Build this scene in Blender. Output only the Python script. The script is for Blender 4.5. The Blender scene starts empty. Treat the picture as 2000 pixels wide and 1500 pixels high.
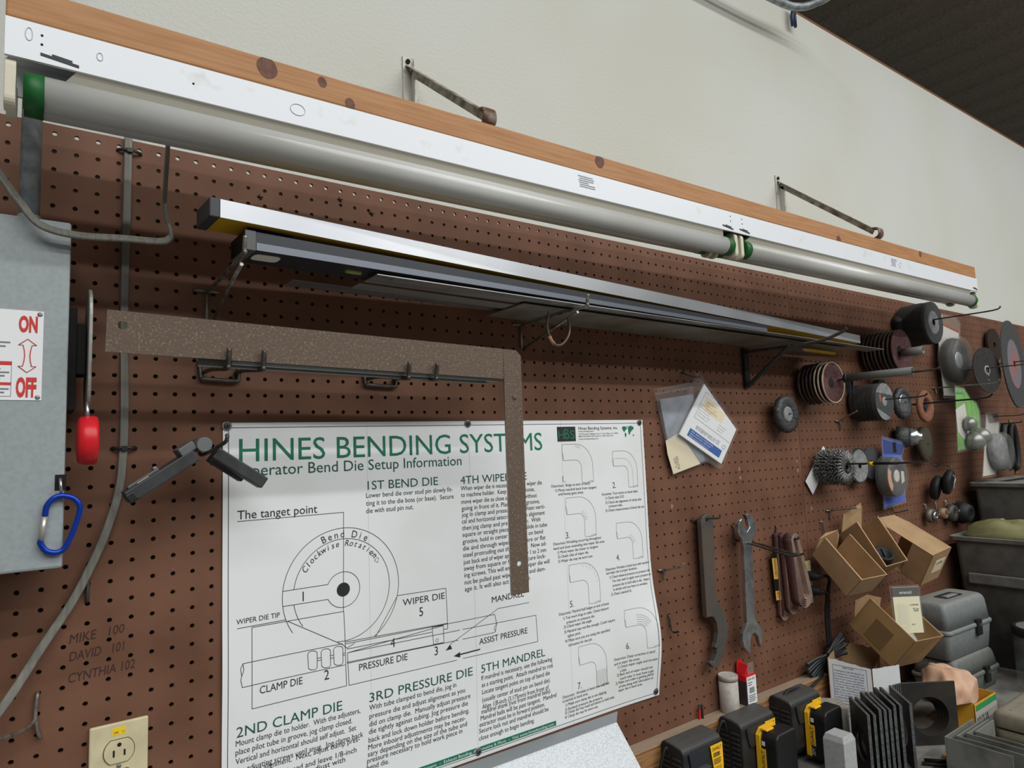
import bpy, math, random
import numpy as np
from mathutils import Matrix, Vector
random.seed(7)
PI=math.pi
ZO=2.08                       # height of the pegboard's reference hole row above the floor
COL=bpy.context.scene.collection
# ---------------------------------------------------------------- camera, world, lights, exposure
sc=bpy.context.scene
cd=bpy.data.cameras.new('camera'); cam=bpy.data.objects.new('camera',cd); COL.objects.link(cam)
cd.sensor_width=36.0; cd.lens=36.0*1307.13/2000.0; cd.clip_start=0.02
R=Matrix(((0.812807,-0.581313,-0.037677),(0.026164,0.101042,-0.994538),(0.581945,0.807382,0.097337)))
M=Matrix((R[0],-R[1],-R[2])).transposed().to_4x4()
M.translation=Vector((-0.193274,-1.068424,-0.402746+ZO)); cam.matrix_world=M
sc.camera=cam
w=bpy.data.worlds.new('world'); sc.world=w; w.use_nodes=True
bg=w.node_tree.nodes['Background']; bg.inputs[0].default_value=(0.95,0.98,1,1); bg.inputs[1].default_value=0.15
def area(name,loc,sx,sy,e,col=(1,0.98,0.95),rot=(0,0,0)):
    d=bpy.data.lights.new(name,'AREA'); d.shape='RECTANGLE'; d.size=sx; d.size_y=sy; d.energy=e; d.color=col
    o=bpy.data.objects.new(name,d); o.location=(loc[0],loc[1],loc[2]+ZO); o.rotation_euler=rot; COL.objects.link(o)
area('roof_strip_lamp',(1.6,-2.12,2.10),7.0,0.10,100,(0.98,1.0,0.98))
area('roof_strip_lamp_middle',(1.6,-3.40,2.10),7.5,0.14,150,(0.98,1.0,0.98))
area('roof_strip_lamp_aisle',(1.6,-5.2,2.10),8.0,0.3,190,(0.98,1.0,0.98))
sc.view_settings.view_transform='Standard'; sc.view_settings.look='None'; sc.view_settings.exposure=0.0; sc.view_settings.gamma=1.0
sc.view_settings.use_curve_mapping=False
# ---------------------------------------------------------------- materials
def s2l(c): return tuple((x/12.92 if x<=0.04045 else ((x+0.055)/1.055)**2.4) for x in (v/255.0 for v in c))
MATS={}
def mat(name,c,rough=0.55,metal=0.0,c2=None,ns=40.0,nd=4.0,lo=0.4,hi=0.65,bump=0.0,bs=120.0,spec=0.4,alpha=1.0,stretch=None,dust=0.0,dc=(150,145,138),trans=0.0,sheen=0):
    if name in MATS: return MATS[name]
    m=bpy.data.materials.new(name); m.use_nodes=True; nt=m.node_tree; N=nt.nodes; L=nt.links
    b=N['Principled BSDF']; b.inputs['Roughness'].default_value=rough; b.inputs['Metallic'].default_value=metal
    b.inputs['Specular IOR Level'].default_value=spec
    col=s2l(c)+(1,); b.inputs['Base Color'].default_value=col; m.diffuse_color=col
    tc=N.new('ShaderNodeTexCoord'); mp=N.new('ShaderNodeMapping'); L.new(tc.outputs['Object'],mp.inputs[0])
    if stretch: mp.inputs['Scale'].default_value=stretch
    out=None
    if c2 is not None:
        nz=N.new('ShaderNodeTexNoise'); nz.inputs['Scale'].default_value=ns; nz.inputs['Detail'].default_value=nd
        L.new(mp.outputs[0],nz.inputs['Vector'])
        mr=N.new('ShaderNodeMapRange'); mr.inputs[1].default_value=lo; mr.inputs[2].default_value=hi; L.new(nz.outputs[0],mr.inputs[0])
        mx=N.new('ShaderNodeMix'); mx.data_type='RGBA'; mx.inputs[6].default_value=col; mx.inputs[7].default_value=s2l(c2)+(1,)
        L.new(mr.outputs[0],mx.inputs[0]); out=mx.outputs[2]
    if dust>0:
        g=N.new('ShaderNodeNewGeometry'); sp=N.new('ShaderNodeSeparateXYZ'); L.new(g.outputs['Normal'],sp.inputs[0])
        mr=N.new('ShaderNodeMapRange'); mr.inputs[1].default_value=0.45; mr.inputs[2].default_value=0.95; mr.inputs[4].default_value=dust; L.new(sp.outputs[2],mr.inputs[0])
        mx=N.new('ShaderNodeMix'); mx.data_type='RGBA'; mx.inputs[6].default_value=col; mx.inputs[7].default_value=s2l(dc)+(1,)
        if out: L.new(out,mx.inputs[6])
        L.new(mr.outputs[0],mx.inputs[0]); out=mx.outputs[2]
    if out: L.new(out,b.inputs['Base Color'])
    if bump>0:
        n2=N.new('ShaderNodeTexNoise'); n2.inputs['Scale'].default_value=bs; n2.inputs['Detail'].default_value=3; L.new(mp.outputs[0],n2.inputs['Vector'])
        bp=N.new('ShaderNodeBump'); bp.inputs['Strength'].default_value=bump; bp.inputs['Distance'].default_value=0.002
        L.new(n2.outputs[0],bp.inputs['Height']); L.new(bp.outputs[0],b.inputs['Normal'])
    if trans>0: b.inputs['Transmission Weight'].default_value=trans; b.inputs['IOR'].default_value=1.1
    if alpha<1: b.inputs['Alpha'].default_value=alpha
    MATS[name]=m; return m
wallM=mat('white_plaster',(206,207,202),0.85,c2=(202,201,191),ns=1.6,nd=2,bump=0.5,bs=170)
pegM=mat('brown_hardboard',(118,82,64),0.6,c2=(99,67,51),ns=9,nd=6,lo=0.35,hi=0.7,bump=0.12,bs=400,spec=0.25)
ceilM=mat('dark_roof_deck',(170,158,144),0.95,c2=(150,140,128),ns=60,bump=0.4,bs=90)
concM=mat('concrete',(128,124,116),0.9,c2=(100,97,92),ns=5)
woodM=mat('orange_pine',(176,128,84),0.6,c2=(160,109,67),ns=18,nd=6,stretch=(0.5,12,12),bump=0.1,bs=60)
wood2M=mat('dusty_lumber',(160,116,74),0.7,c2=(116,78,46),ns=22,nd=4,stretch=(0.5,8,9),dust=0.75,dc=(150,136,120))
whiteM=mat('white_enamel',(224,227,233),0.35,c2=(210,210,210),ns=30,nd=3,lo=0.62,hi=0.75)
beigeM=mat('beige_enamel',(206,202,188),0.45)
tubeM=mat('frosted_glass_tube',(196,196,194),0.22,c2=(184,182,178),ns=4,spec=0.5)
greenM=mat('green_band',(22,92,40),0.5)
creamM=mat('cream_plastic',(205,199,178),0.5)
darkM=mat('dark_void',(22,20,19),0.9)
galvM=mat('galvanised_steel',(172,178,182),0.45,0.35,c2=(130,136,140),ns=45,nd=3)
wireM=mat('zinc_wire',(150,148,140),0.4,0.7,c2=(110,104,96),ns=60)
dwireM=mat('dull_wire',(92,88,82),0.5,0.7,c2=(64,60,56),ns=60)
strapM=mat('painted_strap',(196,194,186),0.55,0.2,c2=(120,108,94),ns=35,lo=0.55,hi=0.7)
cableM=mat('gray_flat_cable',(124,122,114),0.6,c2=(104,102,96),ns=200,stretch=(1,1,0.02))
blackM=mat('black_plastic',(28,28,29),0.45,bump=0.05,bs=300)
dblackM=mat('dusty_black_plastic',(33,33,34),0.5,c2=(46,46,46),ns=30,dust=0.35,dc=(105,103,100))
boxM=mat('gray_paint',(150,157,160),0.5,c2=(143,150,153),ns=160)
redM=mat('red_plastic',(206,28,38),0.35)
redPM=mat('red_print',(200,52,48),0.6)
printM=mat('black_print',(38,38,40),0.7)
gprintM=mat('green_print',(26,112,84),0.7)
gdprintM=mat('dark_green_print',(30,84,70),0.7)
paperM=mat('poster_paper',(228,230,232),0.6,c2=(219,219,217),ns=5,nd=3,lo=0.5,hi=0.8)
wpaperM=mat('white_paper',(226,227,228),0.65)
blueM=mat('blue_anodised',(24,62,170),0.3,0.55)
steelM=mat('steel',(176,176,176),0.32,0.9,c2=(140,140,140),ns=30)
rustM=mat('rusted_steel',(98,82,71),0.75,0.15,c2=(140,126,106),ns=330,nd=8,lo=0.54,hi=0.74,bump=0.3,bs=250)
alumM=mat('milled_aluminium',(204,206,211),0.36,0.6,c2=(176,178,184),ns=3,nd=3,stretch=(1,1,1))
satinM=mat('satin_aluminium',(176,177,176),0.42,0.8,c2=(150,150,148),ns=20,stretch=(0.4,3,3))
yelM=mat('yellow_paint',(196,156,24),0.45)
dlevM=mat('black_level_paint',(48,50,56),0.4,0.2)
glevM=mat('gray_level_edge',(112,116,126),0.35,0.5)
vialM=mat('vial_window',(238,238,228),0.3)
ivoryM=mat('ivory_plastic',(212,200,164),0.45,c2=(196,184,150),ns=30)
stickM=mat('yellow_sticker',(240,200,30),0.6)
cardbM=mat('cardboard',(174,143,107),0.85,c2=(160,129,94),ns=16,nd=4,bump=0.1,bs=200)
cardinM=mat('cardboard_inside',(156,124,88),0.9,c2=(142,111,77),ns=16)
kraftM=mat('cardboard_edge',(205,166,128),0.9)
plasM=mat('clear_plastic',(200,202,202),0.15,alpha=0.07,spec=0.8)
plas2M=mat('cloudy_plastic',(170,170,166),0.22,alpha=0.17,spec=0.8)
bluepM=mat('blue_print',(34,84,160),0.6)
tapeM=mat('cream_label',(228,214,184),0.7)
yelpM=mat('dewalt_yellow',(246,190,30),0.4)
pvcM=mat('gray_pvc',(102,102,100),0.55)
abrM=mat('maroon_abrasive',(96,62,62),0.9,c2=(74,46,46),ns=120,bump=0.3,bs=600)
rimM=mat('fibre_rim',(186,172,148),0.7)
drimM=mat('dark_fibre_rim',(70,58,50),0.8)
cutM=mat('gray_abrasive',(70,70,72),0.85,c2=(58,58,60),ns=150,bump=0.3,bs=500)
dcutM=mat('dark_abrasive',(40,39,39),0.9,c2=(52,50,48),ns=120,bump=0.3,bs=500)
lblM=mat('gray_paper_label',(138,140,142),0.7,c2=(112,113,115),ns=60)
brushM=mat('wire_bristle',(150,150,148),0.45,0.6,c2=(60,60,60),ns=300,bump=0.6,bs=500)
dbrM=mat('dark_bristle',(88,90,90),0.5,0.5,c2=(40,40,40),ns=300,bump=0.6,bs=500)
oraM=mat('orange_abrasive',(140,92,70),0.85,c2=(118,76,58),ns=90)
olivM=mat('olive_fibre',(74,68,54),0.95,c2=(58,54,44),ns=200,bump=0.5,bs=600)
rubM=mat('black_rubber',(26,26,27),0.6)
limeM=mat('lime_card',(122,188,80),0.6,c2=(96,150,66),ns=30)
wcardM=mat('pale_card',(206,202,194),0.65)
bluecM=mat('blue_card',(22,66,180),0.55,c2=(50,108,210),ns=18)
peachM=mat('peach_print',(214,160,130),0.7)
toolM=mat('gray_toolbox',(122,127,128),0.55,c2=(114,118,118),ns=90,dust=0.55,dc=(142,140,134))
tool2M=mat('gray_green_toolbox',(100,103,99),0.6,c2=(92,94,90),ns=90,dust=0.4)
binM=mat('dusty_gray_bin',(104,102,98),0.75,c2=(88,86,82),ns=25,dust=0.6,dc=(140,137,130))
ragM=mat('pink_cloth',(200,164,140),0.95,c2=(178,134,108),ns=18,bump=0.4,bs=70)
ygM=mat('yellow_carton',(214,160,44),0.7,c2=(192,140,36),ns=20)
plateM=mat('blued_steel_plate',(50,48,47),0.5,0.35,c2=(66,60,54),ns=18,dust=0.3,dc=(96,92,86))
edgeM=mat('sawn_steel_edge',(124,128,130),0.45,0.6,c2=(90,92,94),ns=140)
sheetM=mat('dull_sheet_steel',(132,132,127),0.5,0.4,c2=(96,96,92),ns=14,dust=0.3)
zincM=mat('spangled_zinc',(192,196,200),0.5,0.4,c2=(172,176,181),ns=320,nd=4,lo=0.45,hi=0.6)
tanM=mat('tan_case',(126,118,102),0.65,c2=(112,105,92),ns=40,dust=0.5,dc=(144,138,124))
benchM=mat('dusty_bench',(128,126,121),0.8,c2=(86,82,77),ns=12,nd=5)
grayblkM=mat('gray_block_paint',(166,168,168),0.7,c2=(156,158,158),ns=120,bump=0.1)
graywM=mat('gray_weathered_wood',(152,148,138),0.85,c2=(124,120,110),ns=26,stretch=(1,9,1))
whiteboxM=mat('white_carton',(206,206,208),0.7,c2=(196,196,197),ns=20)
canM=mat('dusty_can',(178,172,164),0.75,c2=(160,154,146),ns=80)
belt1M=mat('belt_grit',(92,62,62),0.9,c2=(78,52,54),ns=200,bump=0.2,bs=600)
beltbM=mat('belt_backing',(172,146,130),0.85,c2=(152,126,112),ns=60)
spanM=mat('oxidised_steel',(88,86,84),0.5,0.4,c2=(104,90,78),ns=22,nd=5)
chromeM=mat('worn_chrome',(186,188,192),0.25,0.9,c2=(156,158,160),ns=60)
gjarM=mat('green_wrap',(26,120,80),0.5,c2=(20,92,62),ns=30)
bagM=mat('yellowish_bag',(166,162,118),0.3,alpha=0.7,spec=0.8,c2=(140,136,88),ns=14)
# ---------------------------------------------------------------- mesh builder (coordinates: x along the wall, y into the wall, z above the reference row)
class MB:
    def __init__(s): s.v=[];s.f=[];s.m=[];s.s=[]
    def add(s,vs,fs,mi=0,smooth=False):
        o=len(s.v); s.v+= [tuple(p) for p in vs]
        for q in fs: s.f.append(tuple(o+i for i in q)); s.m.append(mi); s.s.append(smooth)
        return s
    def box(s,a,b,mi=0):
        x0,y0,z0=a;x1,y1,z1=b
        return s.add([(x0,y0,z0),(x1,y0,z0),(x1,y1,z0),(x0,y1,z0),(x0,y0,z1),(x1,y0,z1),(x1,y1,z1),(x0,y1,z1)],[(0,3,2,1),(4,5,6,7),(0,1,5,4),(1,2,6,5),(2,3,7,6),(3,0,4,7)],mi)
    def obox(s,o,a,b,c,mi=0,ch=0.0):
        o,a,b,c=map(Vector,(o,a,b,c)); P=[o,o+a,o+a+b,o+b,o+c,o+a+c,o+a+b+c,o+b+c]
        return s.add(P,[(0,3,2,1),(4,5,6,7),(0,1,5,4),(1,2,6,5),(2,3,7,6),(3,0,4,7)],mi)
    def ring(s,rings,mi=0,smooth=True,cap0=True,cap1=True,close=False):
        n=len(rings[0]); vs=[p for r in rings for p in r]; fs=[]
        K=len(rings)
        for i in range(K if close else K-1):
            j=(i+1)%K
            for k in range(n): fs.append((i*n+k,i*n+(k+1)%n,j*n+(k+1)%n,j*n+k))
        s.add(vs,fs,mi,smooth)
        o=len(s.v)-len(vs)
        if not close:
            if cap0: s.f.append(tuple(o+k for k in range(n-1,-1,-1))); s.m.append(mi); s.s.append(False)
            if cap1: s.f.append(tuple(o+(K-1)*n+k for k in range(n))); s.m.append(mi); s.s.append(False)
        return s
    def lathe(s,o,ax,prof,n=28,mi=0,smooth=True,cap0=True,cap1=True,jit=0.0):
        o=Vector(o); ax=Vector(ax).normalized(); u=ax.orthogonal().normalized(); v=ax.cross(u); rs=[]
        for h,r in prof:
            rs.append([o+ax*h+(u*math.cos(2*PI*k/n)+v*math.sin(2*PI*k/n))*(r*(1+(random.uniform(-jit,jit) if jit else 0))) for k in range(n)])
        return s.ring(rs,mi,smooth,cap0,cap1)
    def cyl(s,p0,p1,r,n=20,mi=0,r1=None,smooth=True):
        p0=Vector(p0);p1=Vector(p1); return s.lathe(p0,p1-p0,[(0,r),((p1-p0).length,r if r1 is None else r1)],n,mi,smooth)
    def tube(s,pts,r,n=8,mi=0,close=False,flat=None):
        P=[Vector(p) for p in pts]; K=len(P); rs=[]; u=None
        for i in range(K):
            t=(P[(i+1)%K]-P[i-1]) if close else (P[min(i+1,K-1)]-P[max(i-1,0)])
            t.normalize()
            if flat is not None:
                fl=Vector(flat[:3]); u=(fl-t*fl.dot(t)).normalized(); v=t.cross(u); a,b=flat[3],flat[4]
                rs.append([P[i]+u*(a*math.copysign(abs(math.cos(q))**0.5,math.cos(q)))+v*(b*math.copysign(abs(math.sin(q))**0.5,math.sin(q))) for q in (2*PI*k/n for k in range(n))]); continue
            if u is None: u=t.orthogonal().normalized()
            else: u=(u-t*u.dot(t)).normalized()
            v=t.cross(u); rs.append([P[i]+(u*math.cos(2*PI*k/n)+v*math.sin(2*PI*k/n))*r for k in range(n)])
        return s.ring(rs,mi,True,close=close)
    def prism(s,poly,o,u,v,wv,mi=0,mside=None,smooth=False):
        o,u,v,wv=map(Vector,(o,u,v,wv)); n=len(poly)
        A=[o+u*p[0]+v*p[1] for p in poly]; B=[p+wv for p in A]
        if mside is None: mside=mi
        s.add(A+B,[tuple(range(n))],mi); o2=len(s.v)-2*n
        s.f.append(tuple(o2+n+k for k in range(n-1,-1,-1))); s.m.append(mi); s.s.append(False)
        for k in range(n): s.f.append((o2+k,o2+n+k,o2+n+(k+1)%n,o2+(k+1)%n)); s.m.append(mside); s.s.append(smooth)
        return s
    def holed(s,outer,hc,hr,o,u,v,wv,mi=0,mside=0,n=32,mhole=None):
        # outer polygon (convex) with one round hole, extruded by wv
        o,u,v,wv=map(Vector,(o,u,v,wv)); ou=[]; inn=[]
        angs=[2*PI*k/n for k in range(n)]+[math.atan2(p[1]-hc[1],p[0]-hc[0])%(2*PI) for p in outer]; angs=sorted(angs)
        for a in angs:
            dx,dy=math.cos(a),math.sin(a); best=None
            for i in range(len(outer)):
                p,q=outer[i],outer[(i+1)%len(outer)]; ex,ey=q[0]-p[0],q[1]-p[1]; den=dx*ey-dy*ex
                if abs(den)<1e-12: continue
                t=((p[0]-hc[0])*ey-(p[1]-hc[1])*ex)/den; w2=((p[0]-hc[0])*dy-(p[1]-hc[1])*dx)/den
                if t>0 and -1e-6<=w2<=1+1e-6 and (best is None or t<best): best=t
            ou.append((hc[0]+dx*best,hc[1]+dy*best)); inn.append((hc[0]+dx*hr,hc[1]+dy*hr))
        n2=len(angs); T=lambda p,k:o+u*p[0]+v*p[1]+wv*k
        vs=[T(p,0) for p in ou]+[T(p,0) for p in inn]+[T(p,1) for p in ou]+[T(p,1) for p in inn]
        o2=len(s.v); s.add(vs,[])
        for k in range(n2):
            j=(k+1)%n2
            for q,mm in (((k,j,n2+j,n2+k),mi),((2*n2+j,2*n2+k,3*n2+k,3*n2+j),mi),((j,k,2*n2+k,2*n2+j),mside),((n2+k,n2+j,3*n2+j,3*n2+k),mside if mhole is None else mhole)):
                s.f.append(tuple(o2+i for i in q)); s.m.append(mm); s.s.append(False)
        return s
    def build(s,name,mats,parent=None,bevel=0.0,seg=2,loc=None,local=False,auto=False):
        if not isinstance(mats,(list,tuple)): mats=[mats]
        me=bpy.data.meshes.new(name)
        if parent is not None: org=chain_loc(parent)
        else: org=Vector(loc) if loc is not None else Vector(s.center())
        vs=s.v if local else [(p[0]-org.x,p[1]-org.y,p[2]-org.z) for p in s.v]
        me.from_pydata([tuple(p) for p in vs],[],s.f); 
        for m in mats: me.materials.append(m)
        me.polygons.foreach_set('material_index',s.m); me.polygons.foreach_set('use_smooth',s.s)
        me.validate(); me.update()
        o=bpy.data.objects.new(name,me); COL.objects.link(o)
        if parent is not None: o.parent=parent
        else: o.location=(org.x,org.y,org.z+ZO); o['_org']=[org.x,org.y,org.z]
        if bevel>0:
            b=o.modifiers.new('bevel','BEVEL'); b.width=bevel; b.segments=seg; b.limit_method='ANGLE'; b.angle_limit=0.6
        return o
    def center(s):
        a=np.array(s.v); mn=a.min(0);mx=a.max(0); return ((mn[0]+mx[0])/2,(mn[1]+mx[1])/2,mn[2])
ORG={}
def chain_loc(o):
    while o.parent is not None: o=o.parent
    return Vector(o['_org'])
def thing(name,label,cat,loc,group=None):
    o=bpy.data.objects.new(name,None); COL.objects.link(o); o.empty_display_size=0.03
    o.location=(loc[0],loc[1],loc[2]+ZO); o['_org']=list(loc); return tag(o,label,cat,group)
def tag(o,label,cat,group=None):
    o['label']=label; o['category']=cat
    if group: o['group']=group
    return o
def struct(o): o['kind']='structure'; return o
def dup(root,loc,label,group=None,rot=None):
    r=root.copy(); COL.objects.link(r); r.location=(loc[0],loc[1],loc[2]+ZO); r['label']=label; r['_org']=list(loc)
    if rot is not None: r.rotation_euler=rot
    if group: r['group']=group
    for ch in list(root.children):
        c=ch.copy(); COL.objects.link(c); c.parent=r
        for g in list(ch.children):
            d=g.copy(); COL.objects.link(d); d.parent=c
    return r
def spline(P,k=6,close=False):
    P=[Vector(p) for p in P]; n=len(P); out=[]
    for i in range(n if close else n-1):
        p0=P[(i-1)%n] if close or i>0 else P[i]; p1=P[i]; p2=P[(i+1)%n]; p3=P[(i+2)%n] if close or i+2<n else p2
        for j in range(k):
            t=j/k; out.append(0.5*((2*p1)+(p2-p0)*t+(2*p0-5*p1+4*p2-p3)*t*t+(3*p1-p0-3*p2+p3)*t**3))
    if not close: out.append(P[-1])
    return out
def rrect(x0,y0,x1,y1,r,n=5):
    out=[]
    for cx,cy,a0 in ((x1-r,y1-r,0),(x0+r,y1-r,PI/2),(x0+r,y0+r,PI),(x1-r,y0+r,1.5*PI)):
        for k in range(n+1): a=a0+PI/2*k/n; out.append((cx+r*math.cos(a),cy+r*math.sin(a)))
    return out
_tc={}
def glyphs(t,italic=0.0,bold=0.0):
    key=(t,italic,bold)
    if key in _tc: return _tc[key]
    cu=bpy.data.curves.new('t','FONT'); cu.body=t; cu.size=1.0; cu.resolution_u=3; cu.shear=italic; cu.offset=bold; cu.fill_mode='BOTH'
    ob=bpy.data.objects.new('t',cu); COL.objects.link(ob)
    dg=bpy.context.evaluated_depsgraph_get(); dg.update()
    me=ob.evaluated_get(dg).to_mesh()
    vs=[(v.co.x,v.co.y) for v in me.vertices]; fs=[tuple(p.vertices) for p in me.polygons]
    ob.evaluated_get(dg).to_mesh_clear(); bpy.data.objects.remove(ob); bpy.data.curves.remove(cu)
    _tc[key]=(vs,fs); return vs,fs
CAP=max(p[1] for p in glyphs('H')[0])
def text(mb,t,o,u,v,width,cap,mi=0,it=0.0,warp=None,center=False,bold=0.0):
    """t written from o along unit vector u (up vector v): fitted to width, capitals cap high"""
    vs,fs=glyphs(t,it,bold)
    if not vs: return
    x0=min(p[0] for p in vs); x1=max(p[0] for p in vs); sx=width/(x1-x0); sy=cap/CAP
    o,u,v=map(Vector,(o,u,v)); P=[]
    for p in vs:
        q=o+u*((p[0]-x0)*sx-(width/2 if center else 0))+v*(p[1]*sy); P.append(warp(q) if warp else q)
    nrm=u.cross(v)
    mb.add(P,fs,mi)
# ---------------------------------------------------------------- the room
def ceil_z(x): return 0.972+0.0155*(x-1.8)
def quadbox(name,x0,x1,y0,y1,z0,zt,m):
    b=MB(); za,zb=(zt(x0),zt(x1)) if callable(zt) else (zt,zt)
    b.add([(x0,y0,z0),(x1,y0,z0),(x1,y1,z0),(x0,y1,z0),(x0,y0,za),(x1,y0,zb),(x1,y1,zb),(x0,y1,za)],[(0,3,2,1),(4,5,6,7),(0,1,5,4),(1,2,6,5),(2,3,7,6),(3,0,4,7)])
    return struct(b.build(name,m))
quadbox('wall_back',-2.6,6.5,0.03,0.15,-ZO,ceil_z,wallM)
b=MB(); b.box((-6,-8,-ZO-0.1),(12,6,-ZO)); struct(b.build('floor',concM))
ZR=2.30
b=MB(); b.box((-6,-8,ZR),(12,6,ZR+.1))
for k in range(58):                                    # ribs of the roof deck, square to the wall
    x=-5.8+k*0.305; b.add([(x,-8,ZR-.03),(x+.06,-8,ZR-.03),(x+.06,6,ZR-.03),(x,6,ZR-.03),(x-.03,-8,ZR),(x+.09,-8,ZR),(x+.09,6,ZR),(x-.03,6,ZR)],[(0,3,2,1),(0,1,5,4),(2,3,7,6),(1,2,6,5),(3,0,4,7)])
struct(b.build('ceiling',ceilM))
b=MB(); xa,xb=-2.6,6.5
b.add([(xa,0.032,ceil_z(xa)),(xb,0.032,ceil_z(xb)),(xb,0.148,ceil_z(xb)),(xa,0.148,ceil_z(xa)),(xa,0.032,ceil_z(xa)+.012),(xb,0.032,ceil_z(xb)+.012),(xb,0.148,ceil_z(xb)+.012),(xa,0.148,ceil_z(xa)+.012)],[(0,3,2,1),(4,5,6,7),(0,1,5,4),(1,2,6,5),(2,3,7,6),(3,0,4,7)])
struct(b.build('trim_1',mat('stained_batten',(120,76,40),0.7)))
# ---------------------------------------------------------------- pegboard: every hole is a real hole
P_=0.0254
def pegboard(name,c0,c1,xo,zo,xl,xr,zb,label,n):
    r=0.0031; th=0.005; rows=range(-2,46); V=[];F=[]
    ring=[(r*math.cos(2*PI*k/n),r*math.sin(2*PI*k/n)) for k in range(n)]
    h=P_/2; sq=[]
    for k in range(n):
        a=2*PI*k/n; c,s_=math.cos(a),math.sin(a); t=h/max(abs(c),abs(s_)); sq.append((c*t,s_*t))
    base=np.array([(p[0],0,p[1]) for p in sq]+[(p[0],0,p[1]) for p in ring]+[(p[0],th,p[1]) for p in ring])
    fb=[]
    for k in range(n):
        j=(k+1)%n; fb.append((k,j,n+j,n+k)); fb.append((n+k,n+j,2*n+j,2*n+k))
    fb=np.array(fb); cells=[(c*P_+xo,0,-rw*P_+zo) for c in range(c0,c1) for rw in rows]
    vs=(base[None]+np.array(cells)[:,None,:]).reshape(-1,3)
    fs=(fb[None]+(np.arange(len(cells))*3*n)[:,None,None]).reshape(-1,4)
    # margins of the sheet
    xa=c0*P_+xo-h; xb=(c1-1)*P_+xo+h; zt=2*P_+zo+h; zl=-45*P_+zo-h
    ex=[]; 
    if xl<xa-1e-5: ex.append((xl,xa,zl,zt))
    if xr>xb+1e-5: ex.append((xb,xr,zl,zt))
    if zb<zl-1e-5: ex.append((xl,xr,zb,zl))
    ev=[];ef=[]; o=len(vs)
    for a,b_,c,d in ex: ef.append((o+len(ev),o+len(ev)+1,o+len(ev)+2,o+len(ev)+3)); ev+=[(a,0,c),(b_,0,c),(b_,0,d),(a,0,d)]
    # back face rim: top edge, end edges
    for q in (((xl,0,zt),(xr,0,zt),(xr,th,zt),(xl,th,zt)),((xl,0,zb),(xl,0,zt),(xl,th,zt),(xl,th,zb)),((xr,0,zt),(xr,0,zb),(xr,th,zb),(xr,th,zt))):
        ef.append(tuple(o+len(ev)+i for i in range(4))); ev+=list(q)
    vs=np.vstack([vs,np.array(ev)]); fs=np.vstack([fs,np.array(ef)])
    org=np.array(((xl+xr)/2,0,zb)); me=bpy.data.meshes.new(name)
    me.vertices.add(len(vs)); me.vertices.foreach_set('co',(vs-org).astype(np.float32).ravel())
    me.loops.add(len(fs)*4); me.loops.foreach_set('vertex_index',fs.astype(np.int32).ravel())
    me.polygons.add(len(fs)); me.polygons.foreach_set('loop_start',np.arange(len(fs),dtype=np.int32)*4)
    me.polygons.foreach_set('use_smooth',np.zeros(len(fs),dtype=bool)); me.update(calc_edges=True); me.validate(); me.materials.append(pegM)
    ob=bpy.data.objects.new(name,me); COL.objects.link(ob); ob.location=(org[0],org[1],org[2]+ZO); ob['_org']=list(map(float,org))
    return tag(ob,label,'pegboard')
board=pegboard('pegboard',-24,62,0,0,-24.5*P_,1.5672,-1.185,'brown perforated hardboard sheet behind the poster and the levels',16)
pegboard('pegboard',62,178,0.0087,-0.0008,1.5688,177.5*P_+.0087,-1.185,'brown perforated hardboard sheet at right behind the grinding wheels and bins',8)
# felt pen writing on the hardboard
hw=MB(); ux=Vector((1,0,0)); uz=Vector((0,0,1))
for t,x,z,wd,sl in (('MIKE   100',-0.146,-0.632,0.062,0.06),('DAVID   101',-0.1455,-0.654,0.062,0.04),('CYNTHIA 102',-0.146,-0.681,0.075,0.05)):
    text(hw,t,(x,-0.0004,z),Vector((1,0,sl)),uz,wd,0.0115,0,0.12)
hw.build('handwriting',mat('felt_pen',(62,36,36),0.8),board)
mk=MB()
for x,z in ((0.0944,0.0131),(0.2274,0.0345),(0.43,-0.02),(0.285,0.02)):
    for a in (0.3,1.7,2.6): mk.obox((x-.004*math.cos(a),-0.0012,z-.004*math.sin(a)),(.009*math.cos(a),0,.009*math.sin(a)),(0,.0012,0),(-.0012*math.sin(a),0,.0012*math.cos(a)))
mk.build('staple_remains',darkM,board)
sp=MB()
for x,z,r in ((1.283,-.474,.006),(1.285,-.497,.006),(1.545,-.465,.005),(1.548,-.49,.006),(1.02,-.548,.006),(1.60,-.60,.006)):
    n=9; sp.add([(x+r*(0.6+.5*random.random())*math.cos(2*PI*k/n),-.0005,z+r*(0.6+.7*random.random())*math.sin(2*PI*k/n)) for k in range(n)],[tuple(range(n))])
sp.build('torn_patches',mat('torn_fibre',(150,112,100),0.9),board)
# ---------------------------------------------------------------- plank and strip light (run along x, slightly rising)
TILT=-math.atan(0.017/2.444)
def along(o): o.rotation_euler=(0,TILT,0); return o
XL=-0.226; L8=2.444
pl=MB(); pl.box((0,0,0.0003),(L8-.006,0.089,0.037))
plank=pl.build('wooden_plank',woodM,loc=(XL,-0.25,0.0605),local=True,bevel=.002); along(tag(plank,'orange pine plank lying along the top of the white strip light','plank'))
for x,z,r in ((.262,.024,.012),(.333,.026,.006),(.371,.006,.007),(.83,.027,.01),(1.62,.004,.009),(2.06,.028,.008)):
    kn=MB(); n=36; kn.add([(x+r*math.cos(2*PI*k/n)*(1+.10*math.sin(4*PI*k/n+x*9)),-.0003,min(.0362,max(.001,z+1.2*r*math.sin(2*PI*k/n)))) for k in range(n)],[tuple(range(n))])
    kn.build('knot',mat('dark_knot',(112,76,62),0.7,c2=(92,60,52),ns=120),plank,local=True)
fx=thing('strip_light','white eight foot strip light with two rows of unlit tubes','light',(XL,-0.25,0.0605)); along(fx)
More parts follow.
